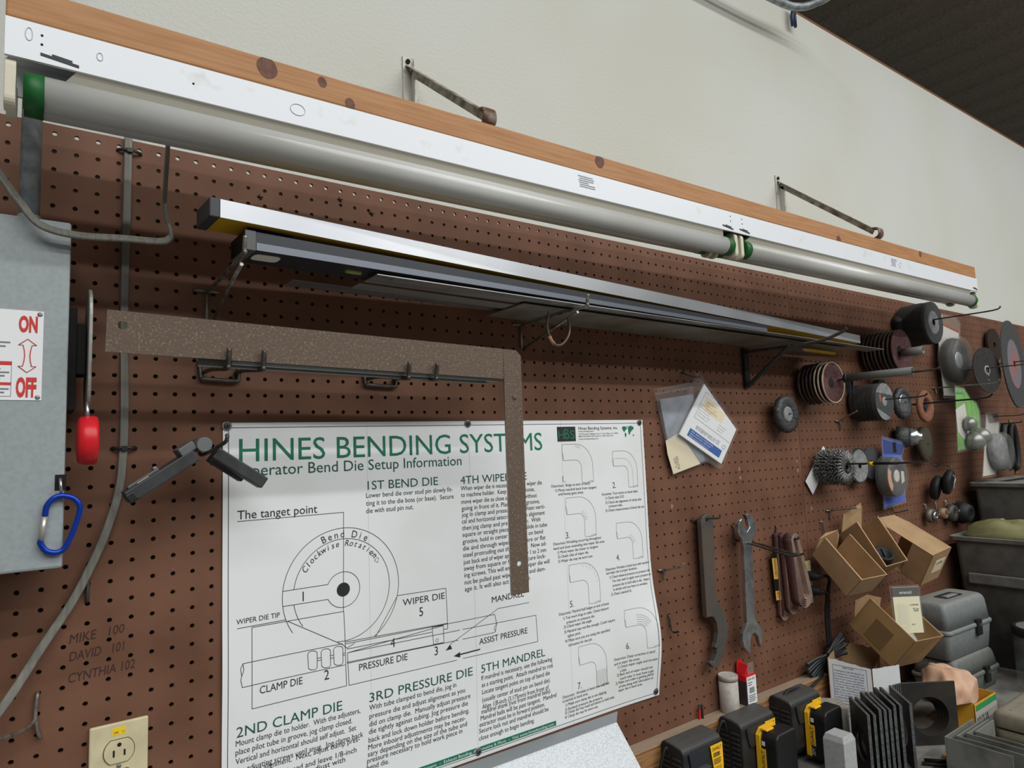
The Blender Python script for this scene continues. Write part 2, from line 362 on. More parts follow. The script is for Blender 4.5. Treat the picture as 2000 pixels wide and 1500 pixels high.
h=MB()          # channel housing, local coordinates: x along, y back, z up (0 = underside of the plank)
h.add([(0,0,0),(L8,0,0),(L8,.096,0),(0,.096,0),(0,0,-.0415),(L8,0,-.0415),(L8,.096,-.0415),(0,.096,-.0415),(0,.004,-.0415),(L8,.004,-.0415),(L8,.092,-.0415),(0,.092,-.0415),(0,.004,-.006),(L8,.004,-.006),(L8,.092,-.006),(0,.092,-.006)],
 [(0,3,2,1)[::-1],(0,1,5,4)[::-1],(2,3,7,6)[::-1],(4,5,9,8),(6,7,11,10),(8,9,13,12),(10,11,15,14),(12,13,14,15),(0,4,8,12),(0,12,15,3),(3,15,11,7),(1,13,9,5),(1,2,14,13),(2,6,10,14)])
hb=h.build('housing',whiteM,fx,local=True)
for x,z,rw,rh in ((.083,-.019,.0028,.0045),(.30,-.021,.0095,.0075),(1.93,-.02,.007,.007),(.02,-.014,.003,.007)):
    q=MB(); q.tube([(x+rw*math.cos(a),-.0004,z+rh*math.sin(a)) for a in [2*PI*k/20 for k in range(20)]],.0005,5,close=True)
    q.build('knockout',mat('knockout_line',(206,208,211),0.4),hb,local=True)
for x,z in ((.031,-.012),(.031,-.022),(.177,-.022),(1.193,-.010),(1.193,-.02),(1.232,-.010),(1.232,-.02)): q=MB(); q.cyl((x,-.0006,z),(x,.0004,z),.0012,10); q.build('pin_hole',darkM,hb,local=True)
for x in (.03,1.166,1.222,2.405): q=MB(); q.obox((x,-.0008,-.034),(.034,0,-.004),(0,.001,0),(0,0,.0028)); q.obox((x+.01,-.0008,-.0325),(.018,0,-.002),(0,.001,0),(0,0,.0025)); q.build('slot',mat('slot_gray',(70,70,72),0.8),hb,local=True)
for x0,w in ((.775,.05),(1.88,.045)):
    q=MB()
    for k in range(6): q.box((x0+random.random()*.006,-.0005,-.008-k*.0036),(x0+w*(.5+.4*random.random()),-.0001,-.0095-k*.0036))
    q.build('printed_label',mat('faint_print',(150,152,158),0.7),hb,local=True)
for k,(xa,xb) in enumerate(((.062,1.17),(1.262,2.395))):     # ballast covers stop short of the lamp holders
    c=MB(); c.add([(xa,.003,-.0415),(xb,.003,-.0415),(xb+.012,.012,-.054),(xa-.012,.012,-.054),(xa-.012,.088,-.054),(xb+.012,.088,-.054),(xb,.0925,-.0415),(xa,.0925,-.0415)],[(3,2,1,0),(4,5,2,3),(7,6,5,4),(0,7,4,3),(1,2,5,6)])
    c.build('ballast_cover',beigeM,fx,local=True)
TY=((.016,-.069),(.079,-.0495))
for ry,rz in TY:
    for xa,xb in ((.012,1.206),(1.238,2.432)):
        t=MB(); t.lathe((xa,ry,rz),(1,0,0),[(0.022,.0186),(xb-xa-.022,.0186)],24); to=t.build('fluorescent_tube',tubeM,fx,local=True)
        e=MB(); e.lathe((xa+.004,ry,rz),(1,0,0),[(0,.0187),(.018,.0191)],24); e.build('end_band',greenM,to,local=True)
        e=MB(); e.lathe((xb-.022,ry,rz),(1,0,0),[(0,.0191),(.018,.0187)],24); e.build('end_band',greenM,to,local=True)
    for x in (0,1.2075,1.2275,2.434):
        s=MB(); s.prism(rrect(ry-.013,rz-.024,ry+.013,-.040,.010,5),(x,0,0),(0,1,0),(0,0,1),(.010,0,0)); s.build('lamp_holder',creamM,fx,bevel=.001,local=True)
# strap brackets that tie the plank to the wall
def strap(x,ztop,zend,yend,lab):
    r=thing('strap_bracket',lab,'bracket',(x,0.03,0.1))
    m=MB(); m.box((x-.012,0.0262,.10),(x+.012,.0299,ztop)); m.box((x+.004,0.012,.10),(x+.012,.0265,ztop-.035)); m.build('wall_flange',strapM,r,.001)
    m=MB(); p0=Vector((x,.022,ztop-.022)); p1=Vector((x,yend,zend+.03)); d=(p1-p0)
    m.obox(p0-Vector((.007,0,0)),d,Vector((.014,0,0)),Vector((0,.0035,.004)));
    m.obox(p0+Vector((.004,0,0)),d,Vector((.003,0,0)),Vector((0,.008,-.012))); m.build('strut',mat('weathered_strut',(166,160,148),0.6,0.3,c2=(104,92,80),ns=40),r)
    m=MB(); pts=spline([p1,(x,yend-.014,zend+.026),(x,yend-.016,zend+.010),(x,yend-.004,zend+.002),(x,yend+.03,zend+.0015)],5)
    m.tube(pts,.004,8,flat=(1,0,0,.013,.0025)); m.build('hooked_foot',mat('rusty_foot',(128,116,104),0.6,0.3,c2=(96,64,52),ns=50,lo=.45,hi=.6),r)
    m=MB(); m.cyl((x-.002,.0258,ztop-.010),(x-.002,.0225,ztop-.010),.0045,14); m.build('bolt',darkM,r)
strap(.379,.357,.1045,-.226,'metal strap bracket rising from the plank to the wall, left of the two')
strap(1.607,.385,.1125,-.236,'thin metal strap bracket near the right end of the plank')
# ---------------------------------------------------------------- roof conduit in the top corner
m=MB(); m.tube(spline([(-.6,-.045,.845),(1.2,-.045,.872),(1.55,-.045,.882),(1.66,-.055,.895),(1.71,-.09,.91),(1.72,-.16,.915),(1.72,-.6,.918)],6),.0115,12)
pc=m.build('roof_conduit',galvM); tag(pc,'galvanised conduit bending away from the wall under the dark ceiling','pipe')
m=MB(); m.tube([(1.735,.012,.9),(1.733,.012,.93),(1.74,.006,.965)],.006,8); m.tube([(1.75,.012,.9),(1.748,.01,.965)],.005,8)
o=m.build('blue_cable',mat('blue_sheath',(48,60,88),0.5)); tag(o,'short dark blue cable beside the conduit bend at ceiling','cable')
# ---------------------------------------------------------------- left: conduit, cables, safety switch
m=MB(); m.cyl((-.2026,-.06,-.109),(-.2026,-.06,.9),.0112,20); m.lathe((-.2026,-.06,-.109),(0,0,1),[(0,.016),(.012,.016),(.014,.0125),(.02,.0125)],16)
o=m.build('steel_conduit',galvM); tag(o,'galvanised conduit rising vertically from the gray switch box','pipe')
fc=[(-.0905,-.0035,.12),(-.0905,-.0035,.06),(-.0909,-.0035,-.035),(-.0916,-.0035,-.18),(-.0890,-.0035,-.327),(-.0902,-.0035,-.398),(-.0945,-.006,-.4395),(-.1067,-.010,-.4863),(-.1232,-.008,-.5314),(-.1448,-.012,-.577),(-.1762,-.02,-.627),(-.2155,-.03,-.690),(-.30,-.035,-.80)]
m=MB(); m.tube(spline(fc,8),.004,12,flat=(1,0.02,0.35,.0052,.0024)); o=m.build('flat_cable',cableM); tag(o,'long gray flat cable clipped down the pegboard beside the switch box','cable')
for z,lab in ((.045,'black cable tie on flat cable just under the strip light'),(-.381,'black cable tie on flat cable beside the red knob')):
    m=MB(); xx=-.0892; m.tube(spline([(xx-.0165,.004,z-.001),(xx-.013,-.003,z),(xx-.006,-.0075,z),(xx,-.0082,z+.001),(xx+.008,-.0075,z),(xx+.014,-.003,z),(xx+.0175,.004,z-.001)],4),.002,6,flat=(0,0,1,.0024,.0012)); m.box((xx-.003,-.0105,z-.003),(xx+.004,-.006,z+.003)); o=m.build('cable_tie',blackM); tag(o,lab,'cable tie')
c2=[(-.275,-.126,.01),(-.252,-.129,-.034),(-.2303,-.133,-.0675),(-.2104,-.137,-.0985),(-.1904,-.14,-.1225),(-.155,-.14,-.1290),(-.107,-.135,-.1240),(-.068,-.13,-.1202),(-.0555,-.13,-.115),(-.0535,-.13,-.102),(-.0603,-.13,-.0704),(-.0575,-.128,.0066),(-.057,-.128,.058)]
m=MB(); m.tube(spline(c2,8),.004,12,flat=(0,0.5,1,.0048,.0024)); o=m.build('feeder_cable',cableM); tag(o,'gray cable looping past the switch box top up into the strip light','cable')
bx=thing('safety_switch','large gray metal safety switch box with red ON OFF sign','switch box',(-.30,0,-.5193))
m=MB(); m.box((-.44,-.112,-.515),(-.164,-.0005,-.112)); m.build('enclosure',boxM,bx,.003)
m=MB(); m.box((-.445,-.120,-.5193),(-.160,-.113,-.1083)); dr=m.build('cover',boxM,bx,.003)
m=MB(); m.box((-.36,-.1208,-.3254),(-.1848,-.1202,-.2208)); sg=m.build('sign',mat('white_sign',(226,228,230),0.5),bx)
t=MB(); yq=-.1212
text(t,'ON',(-.2082,yq,-.2455),ux,uz,.0178,.0172,bold=.045); text(t,'OFF',(-.2090,yq,-.3208),ux,uz,.0192,.0205,bold=.045)
AR=[(0,1),(.55,.63),(.27,.63),(.19,.3),(.16,0),(.19,-.3),(.27,-.63),(.55,-.63),(0,-1),(-.55,-.63),(-.27,-.63),(-.19,-.3),(-.16,0),(-.19,.3),(-.27,.63),(-.55,.63)]
t.tube([(-.1993+.0155*p[0],yq,-.2738+.0195*p[1]) for p in AR],.0005,5,close=True)
t.box((-.345,yq,-.2853),(-.2135,yq+.0002,-.2811)); t.box((-.345,yq,-.3083),(-.2135,yq+.0002,-.3052)); t.build('red_lettering',redPM,sg)
t=MB()
for k,z in enumerate((-.259,-.2635,-.2895,-.2935,-.2975,-.3005,-.3125,-.3165)): t.box((-.34,yq,z-.001),(-.2155-.004*(k%3),yq+.0002,z+.0006))
for a,b_ in (((-.3455,yq,-.321),(-.345,yq+.0002,-.281)),((-.2137,yq,-.321),(-.2133,yq+.0002,-.281)),((-.345,yq,-.3212),(-.2133,yq+.0002,-.3208))): t.box(a,b_)
t.build('fine_print',mat('gray_print',(120,120,124),0.7),sg)
for z in (-.2245,-.322):
    m=MB(); m.lathe((-.1885,-.1203,z),(0,-1,0),[(0,.0028),(.001,.0026),(.0016,.0015)],12); m.build('rivet',steelM,sg)
m=MB(); m.prism(rrect(-.105,-.335,-.02,-.178,.038,8),(-.1388,0,0),(0,1,0),(0,0,1),(.0042,0,0)); m.build('lever_plate',mat('lever_gray',(158,156,148),0.45,0.3),bx,.0012)
m=MB(); m.box((-.160,-.085,-.335),(-.150,-.02,-.205)); m.box((-.150,-.085,-.29),(-.140,-.05,-.225)); m.build('mechanism',darkM,bx,.002)
m=MB(); m.cyl((-.1382,-.1,-.325),(-.1378,-.1,-.352),.0026,10); m.build('lever_rod',steelM,bx)
m=MB(); m.lathe((-.149,-.098,-.372),(1,0,0),[(0,.012),(.0015,.0255),(.004,.0285),(.010,.0298),(.018,.0298),(.0215,.0285),(.0225,.026)],36); m.build('lever_grip',redM,bx)
m=MB(); m.tube([(-.1643,-.112,-.415),(-.1643,-.127,-.4185),(-.1635,-.1275,-.428),(-.163,-.124,-.4365)],.0017,8); m.build('hasp',steelM,bx); 
m=MB(); m.box((-.1695,-.1208,-.430),(-.1585,-.1202,-.412)); m.build('hasp_slot',darkM,bx)
ca=thing('carabiner','blue carabiner hanging from the hasp of the gray box','carabiner',(-.163,-.1255,-.43))
pp=[(-.1780,-.1255,-.4585),(-.1765,-.1255,-.447),(-.170,-.1255,-.4385),(-.1625,-.1255,-.4365),(-.152,-.1255,-.4395),(-.1455,-.1255,-.4475),(-.1450,-.1255,-.4570),(-.1505,-.1255,-.477),(-.158,-.1255,-.4955),(-.166,-.1255,-.5005),(-.176,-.1255,-.4975),(-.1815,-.1255,-.4885),(-.1812,-.1255,-.4855)]
m=MB(); m.tube(spline(pp,6),.0032,10); m.build('body',blueM,ca)
m=MB(); m.tube([(-.1782,-.1255,-.459),(-.1811,-.1255,-.485)],.0029,10); m.build('gate',mat('satin_gate',(196,190,180),0.35,0.6),ca)
m=MB(); m.tube([(-.2135,-.0005,-.708)],.002,6) if 0 else None
def hook(pts,lab,r=.0024,m_=None,k=4,grp=None,name='peg_hook',n=8):
    q=MB(); 
    if pts and not isinstance(pts[0],list): pts=[pts]
    for p in pts: q.tube(spline(p,k),r,n)
    o=q.build(name,m_ or dwireM); return tag(o,lab,'hook',grp)
hook([(-.1274,.004,-.5336),(-.1274,-.003,-.536),(-.1276,-.005,-.556),(-.1276,-.003,-.578),(-.1276,.004,-.5813)],'empty peg hook wire under the switch box with cable crossing it')
hook([[(-.1785,.004,-.6846),(-.1785,-.004,-.688),(-.180,-.005,-.712),(-.1778,-.006,-.727),(-.1744,-.006,-.739)],[(-.1795,-.005,-.716),(-.19,-.03,-.7175),(-.2127,-.1,-.70),(-.214,-.105,-.69)]],'empty peg hook at the bottom left pointing out of frame',m_=wireM)
# wall outlets
def outlet(x0,x1,zt,hgt,lab,full):
    r=thing('wall_outlet',lab,'outlet',((x0+x1)/2,0,zt-hgt)); xm=(x0+x1)/2
    m=MB(); m.box((x0,-.0055,zt-hgt),(x1,-.0001,zt)); m.build('cover_plate',ivoryM,r,.002)
    for zc in (zt-.036,zt-.0745):
        m=MB(); pl=[(.0175*math.cos(a),max(-.0145,min(.0145,.0175*math.sin(a)))) for a in [2*PI*k/32 for k in range(32)]]
        m.prism(pl,(xm,-.0056,zc),ux,uz,(0,-.002,0)); rc=m.build('receptacle',ivoryM,r,.0005)
        m=MB()
        for dx,hh in ((-.0062,.0085),(.0062,.0075)): m.box((xm+dx-.0011,-.0079,zc-.006),(xm+dx+.0011,-.0074,zc-.006+hh))
        m.lathe((xm,-.0074,zc+.0085),(0,-1,0),[(0,.0026),(.0005,.0026)],10); m.tube([(xm+p[0]*1.03,-.0057,zc+p[1]*1.03) for p in pl],.0004,4,close=True); m.build('slots',darkM,rc)
    m=MB(); m.box((xm-.0085,-.0058,zt-.0155),(xm+.0075,-.0056,zt-.006)); st=m.build('yellow_sticker',stickM,r)
    m=MB(); text(m,'OK   11',(xm-.0065,-.006,zt-.0135),ux,uz,.0125,.0028); m.build('sticker_print',printM,st)
    m=MB(); m.lathe((xm,-.0056,zt-.0553),(0,-1,0),[(0,.003),(.0012,.002)],10); m.build('plate_screw',steelM,r)
outlet(-.1221,-.0542,-.7425,.115,'cream wall outlet with yellow sticker low on pegboard left of poster',1)
outlet(1.5165,1.5665,-.7385,.114,'cream wall outlet with black plugs behind the sanding belts',1)
# ---------------------------------------------------------------- levels, rulers and their brackets
def shelf_hook(x,zt,zl,ln,tip,lab,m_=wireM):
    r=thing('wire_bracket',lab,'bracket',(x,0,zl))
    m=MB(); m.tube(spline([(x-.017,.004,zt),(x-.016,-.003,zt),(x,-.004,zt),(x+.016,-.003,zt),(x+.017,.004,zt)],4),.0022,8); m.tube([(x,-.004,zt+.002),(x,-.004,zl)],.0026,8); m.build('base',m_,r)
    m=MB(); m.tube(spline([(x,-.004,zt-.002),(x,-ln*.5,zt-.001),(x,-ln+.006,zt),(x,-ln,zt+.006),(x,-ln-.004,zt+tip)],5),.0028,8); m.build('arm',m_,r)
    m=MB(); m.tube([(x+.004,-.004,zl),(x+.004,-ln*.55,zt-.02),(x+.004,-ln+.03,zt-.005)],.0026,8); m.build('brace',m_,r)
shelf_hook(.0157,-.149,-.205,.222,.022,'wire shelf bracket under the left end of the black level')
shelf_hook(.6016,-.1545,-.203,.202,.020,'wire shelf bracket above the corner of the rusty square')
r=thing('angle_bracket','black steel angle bracket at the right under the rulers','bracket',(1.3325,0,-.26))
m=MB(); m.box((1.325,-.010,-.265),(1.345,-.0005,-.160)); m.build('upright',blackM,r,.001)
m=MB(); m.obox((1.327,-.012,-.262),(0,-.125,.088),(.014,0,0),(0,.003,.005)); m.build('strut',dlevM,r,.001)
m=MB(); m.tube(spline([(1.336,-.006,-.170),(1.34,-.10,-.172),(1.345,-.205,-.1705),(1.346,-.262,-.158),(1.346,-.275,-.15)],5),.004,8); m.build('arm',dwireM,r)
def bar(mb,p0,p1,depth,z0,z1,mi=0,mf=None):
    """long bar whose front face runs p0->p1 (x,y); depth goes back towards the wall; z given at both ends as (bottom,top)"""
    d=Vector((p1[0]-p0[0],p1[1]-p0[1],0)); nrm=Vector((-d.y,d.x,0)).normalized()*depth
    a,b_=Vector((p0[0],p0[1],0)),Vector((p1[0],p1[1],0))
    P=[a+Vector((0,0,z0[0])),b_+Vector((0,0,z1[0])),b_+nrm+Vector((0,0,z1[0])),a+nrm+Vector((0,0,z0[0])),a+Vector((0,0,z0[1])),b_+Vector((0,0,z1[1])),b_+nrm+Vector((0,0,z1[1])),a+nrm+Vector((0,0,z0[1]))]
    mb.add(P,[(0,3,2,1)],mi); o=len(mb.v)-8
    for q,mm in (((4,5,6,7),mi),((0,1,5,4),mi if mf is None else mf),((1,2,6,5),mi),((2,3,7,6),mi),((3,0,4,7),mi)): mb.f.append(tuple(o+i for i in q)); mb.m.append(mm); mb.s.append(False)
# yellow level lying on its side, milled edge to the front
SL=((-.008,-.200),(1.803,-.076))
def on(S,t,off=0.0): 
    d=Vector((S[1][0]-S[0][0],S[1][1]-S[0][1],0)); n=Vector((-d.y,d.x,0)).normalized(); q=Vector((S[0][0],S[0][1],0))+d*t+n*off; return (q.x,q.y)
yl=thing('spirit_level','long yellow spirit level with bright milled aluminium edge, uppermost on brackets','level',(.9,-.1,-.12))
m=MB(); bar(m,SL[0],SL[1],.058,(-.0995,-.0765),(-.1265,-.1165)if 0 else (-.1275,-.1045)); m.build('rail',yelM,yl)
m=MB(); a=on(SL,0,-.0009); b_=on(SL,1,-.0009); bar(m,a,b_,.0008,(-.0998,-.0762),(-.1278,-.1042)); m.build('milled_edge',alumM,yl)
m=MB(); bar(m,on(SL,-.007,-.0012),on(SL,0,-.0012),.0605,(-.1005,-.0752),(-.1005,-.0752)); m.build('end_cap',mat('charcoal_cap',(58,60,64),0.5),yl,.0015)
m=MB(); bar(m,on(SL,.022,.016),on(SL,.055,.016),.030,(-.1012,-.0996),(-.1016,-.1)); m.build('hand_hole',darkM,yl)
BK=((.024,-.190),(1.2355,-.140))
bl=thing('spirit_level','black spirit level with white vial windows, under the yellow level','level',(.6,-.12,-.14))
m=MB(); bar(m,BK[0],BK[1],.062,(-.1325,-.1075),(-.1435,-.1315)if 0 else (-.1440,-.1295)); m.build('rail',dlevM,bl)
m=MB(); bar(m,on(BK,.012,-.0012),on(BK,1,-.0012),.0014,(-.1325,-.1225),(-.1440,-.1370)); m.build('front_flange',glevM,bl)
m=MB(); bar(m,on(BK,0,-.0014),on(BK,.0115,-.0014),.0655,(-.1335,-.1068),(-.1337,-.1070)); m.build('end_cap',mat('gray_cap',(86,88,90),0.5),bl,.001)
for t,wv in ((.014,.035),(.106,.062)):
    m=MB(); a=on(BK,t,.012); m.prism(rrect(0,0,wv,.026,.007,4),(a[0],a[1],-.1336 if t>.05 else -.1346),(1,.041,0),(-.041,1,0),(0,0,.0012)); vw=m.build('vial_window',vialM,bl)
m=MB(); m.cyl((.172,-.158,-.1347),(.196,-.157,-.1349),.0036,12); m.build('vial',mat('green_vial',(150,160,90),0.2),bl)
def ruler(x0,y0,x1,y1,dep,z0,z1,th,lab,m_,ticks=True):
    m=MB(); bar(m,(x0,y0),(x1,y1),dep,(z0,z0+th),(z1,z1+th)); r=m.build('steel_rule',m_); tag(r,lab,'ruler')
    if ticks:
        t=MB(); S=((x0,y0),(x1,y1)); Ln=math.hypot(x1-x0,y1-y0); n=int(Ln/.0127)
        for k in range(1,n):
            u=k/n; ln=.010 if k%2==0 else .006; a=on(S,u,.0005); b2=on(S,u+.0006/Ln,.0005); z=z0+(z1-z0)*u-.00015; nn=Vector((-(y1-y0),x1-x0,0)).normalized()*ln
            t.add([(a[0],a[1],z),(b2[0],b2[1],z),(b2[0]+nn.x,b2[1]+nn.y,z),(a[0]+nn.x,a[1]+nn.y,z)],[(0,1,2,3)])
        for k in range(2,n,4):
            u=k/n; a=on(S,u,.012); z=z0+(z1-z0)*u-.00015; text(t,str(k//2),(a[0],a[1]+.006,z),(1,.0,0),(0,-1,0),.007,.005)
        t.build('graduations',mat('etched_marks',(88,86,82),0.6),r)
    return r
ruler(.2097,-.185,1.782,-.152,.048,-.1425,-.1585,.0013,'longest aluminium straightedge, its bright edge below the black level',satinM)
ruler(.118,-.085,1.50,-.070,.036,-.1385,-.1500,.0013,'gray steel rule nearest the wall under the levels',satinM,False)
ruler(.205,-.130,1.30,-.105,.034,-.1440,-.1560,.0012,'narrow gray steel rule lowest of the stack on the brackets',mat('dull_rule',(150,148,142),0.5,0.6),False)
ruler(.50,-.150,1.62,-.138,.118,-.1502,-.1632,.0012,'widest gray steel straightedge bottommost on the middle bracket',mat('stained_rule',(146,142,134),0.5,0.55,c2=(120,112,100),ns=9),True)
for y,z,lab in ((-.098,-.1705,'yellow pencil poking out under the right end of the rulers'),(-.112,-.1712,'stubby yellow pencil beside the other under the rulers')):
    m=MB(); m.cyl((1.47 if y>-.1 else 1.45,y,z),(1.62 if y>-.1 else 1.60,y+.006,z-.001),.0036,6,smooth=False); m.cyl((1.47 if y>-.1 else 1.45,y,z),(1.45 if y>-.1 else 1.43,y-.001,z),.0036,6,r1=.0008,mi=1)
    o=m.build('pencil',[yelM,kraftM]); tag(o,lab,'pencil')
m=MB(); m.tube(spline([(.553,-.155,-.160),(.551,-.150,-.185),(.556,-.150,-.206),(.568,-.15,-.2185),(.584,-.15,-.2165),(.598,-.15,-.203),(.6035,-.15,-.187),(.5985,-.152,-.166)],6),.0025,8)
lo=m.build('wire_loop',dwireM); tag(lo,'loose loop of wire with taped end dangling at the middle bracket','wire')
m=MB(); m.tube([(.5545,-.150,-.2035),(.560,-.1497,-.2122),(.566,-.1497,-.2172)],.0034,8); m.build('tape_wrap',mat('brown_tape',(150,112,84),0.7),lo)
# ---------------------------------------------------------------- rusty framing square on two double hooks
DS=-.152
def rot2(p,a,c=(0,0)): return (c[0]+(p[0]-c[0])*math.cos(a)-(p[1]-c[1])*math.sin(a),c[1]+(p[0]-c[0])*math.sin(a)+(p[1]-c[1])*math.cos(a))
sq=thing('framing_square','large rusty steel framing square hanging across the poster','framing square',(.2,DS,-.6))
TLx,TLz=-.1236,-.2188; aa=-.0254
A=lambda x,z: (TLx+x*math.cos(aa)-z*math.sin(aa),TLz+x*math.sin(aa)+z*math.cos(aa))
TRx,TRz=A(.6100,0)
m=MB(); m.holed([A(0,0),A(0,-.0508),A(.5735,-.0508),A(.5735,-.012),A(.5735,0)][::1],A(.0165,-.0175),.0052,(0,DS,0),ux,uz,(0,-.0026,0),0,1); m.build('body',[rustM,steelM],sq)
bt=-.0045                     # the tongue hangs a hair off square
B=lambda x,z:(A(.5735,0)[0]+x*math.cos(bt)-z*math.sin(bt),A(.5735,0)[1]+x*math.sin(bt)+z*math.cos(bt))
m=MB(); m.holed([B(0.0001,-.0512),B(0,-.100),B(.0365,-.100),B(.0365,-.0512)],B(.0185,-.083),.0045,(0,DS,0),ux,uz,(0,-.0026,0),0,1)
m.holed([B(0,-.1001),B(0,-.4055),B(.0365,-.4055),B(.0365,-.1001)],B(.0185,-.357),.0045,(0,DS,0),ux,uz,(0,-.0026,0),0,1)
m.prism([B(.0002,-.0511),B(.0365,-.0511),B(.0365,-.010),B(.0265,-.0008),B(.0002,-.0002)],(0,DS,0),ux,uz,(0,-.0026,0),0,1); m.build('tongue',[rustM,steelM],sq)
m=MB(); A2=lambda x,z:(.02+x*math.cos(aa)-z*math.sin(aa),-.2262+x*math.sin(aa)+z*math.cos(aa))
m.prism([A2(0,0),A2(0,-.0508),A2(.425,-.0508),A2(.425,0)],(0,-.146,-.0008),ux,uz,(0,.0024,0))
o=m.build('flat_bar',satinM); tag(o,'gray steel bar hanging directly behind the rusty square','bar')
m=MB(); A2=lambda x,z:(-.02+x*math.cos(aa)-z*math.sin(aa),-.2262+x*math.sin(aa)+z*math.cos(aa))
m.prism([A2(0,0),A2(0,-.0508),A2(.445,-.0508),A2(.445,0)],(0,-.140,-.0040),ux,uz,(0,.0024,0))
o=m.build('flat_bar',mat('dark_bar',(120,118,112),0.5,0.6)); tag(o,'darker steel bar hindmost behind the rusty square','bar')
def dhook(xa,xb,zb,zt,lab):
    r=thing('double_hook',lab,'hook',((xa+xb)/2,0,zb-.012))
    m=MB(); m.tube(spline([(xa-.006,.004,zb+.010),(xa-.006,-.003,zb+.008),(xa-.004,-.006,zb-.010),(xa,-.007,zb-.014),(xb,-.007,zb-.016),(xb+.004,-.006,zb-.012),(xb+.006,-.003,zb+.008),(xb+.006,.004,zb+.010)],4),.0034,8); m.build('base',dwireM,r)
    for x in (xa,xb):
        m=MB(); m.tube(spline([(x,-.006,zb-.004),(x,-.06,zb-.006),(x,-.150,zt-.004),(x,-.158,zt),(x,-.162,zt+.0205)],5),.0032,8); m.build('prong',dwireM,r)
dhook(.012,.056,-.268,-.2795,'double prong hook under the left part of the rusty square')
dhook(.270,.318,-.270,-.2850,'double prong hook under the right part of the rusty square')
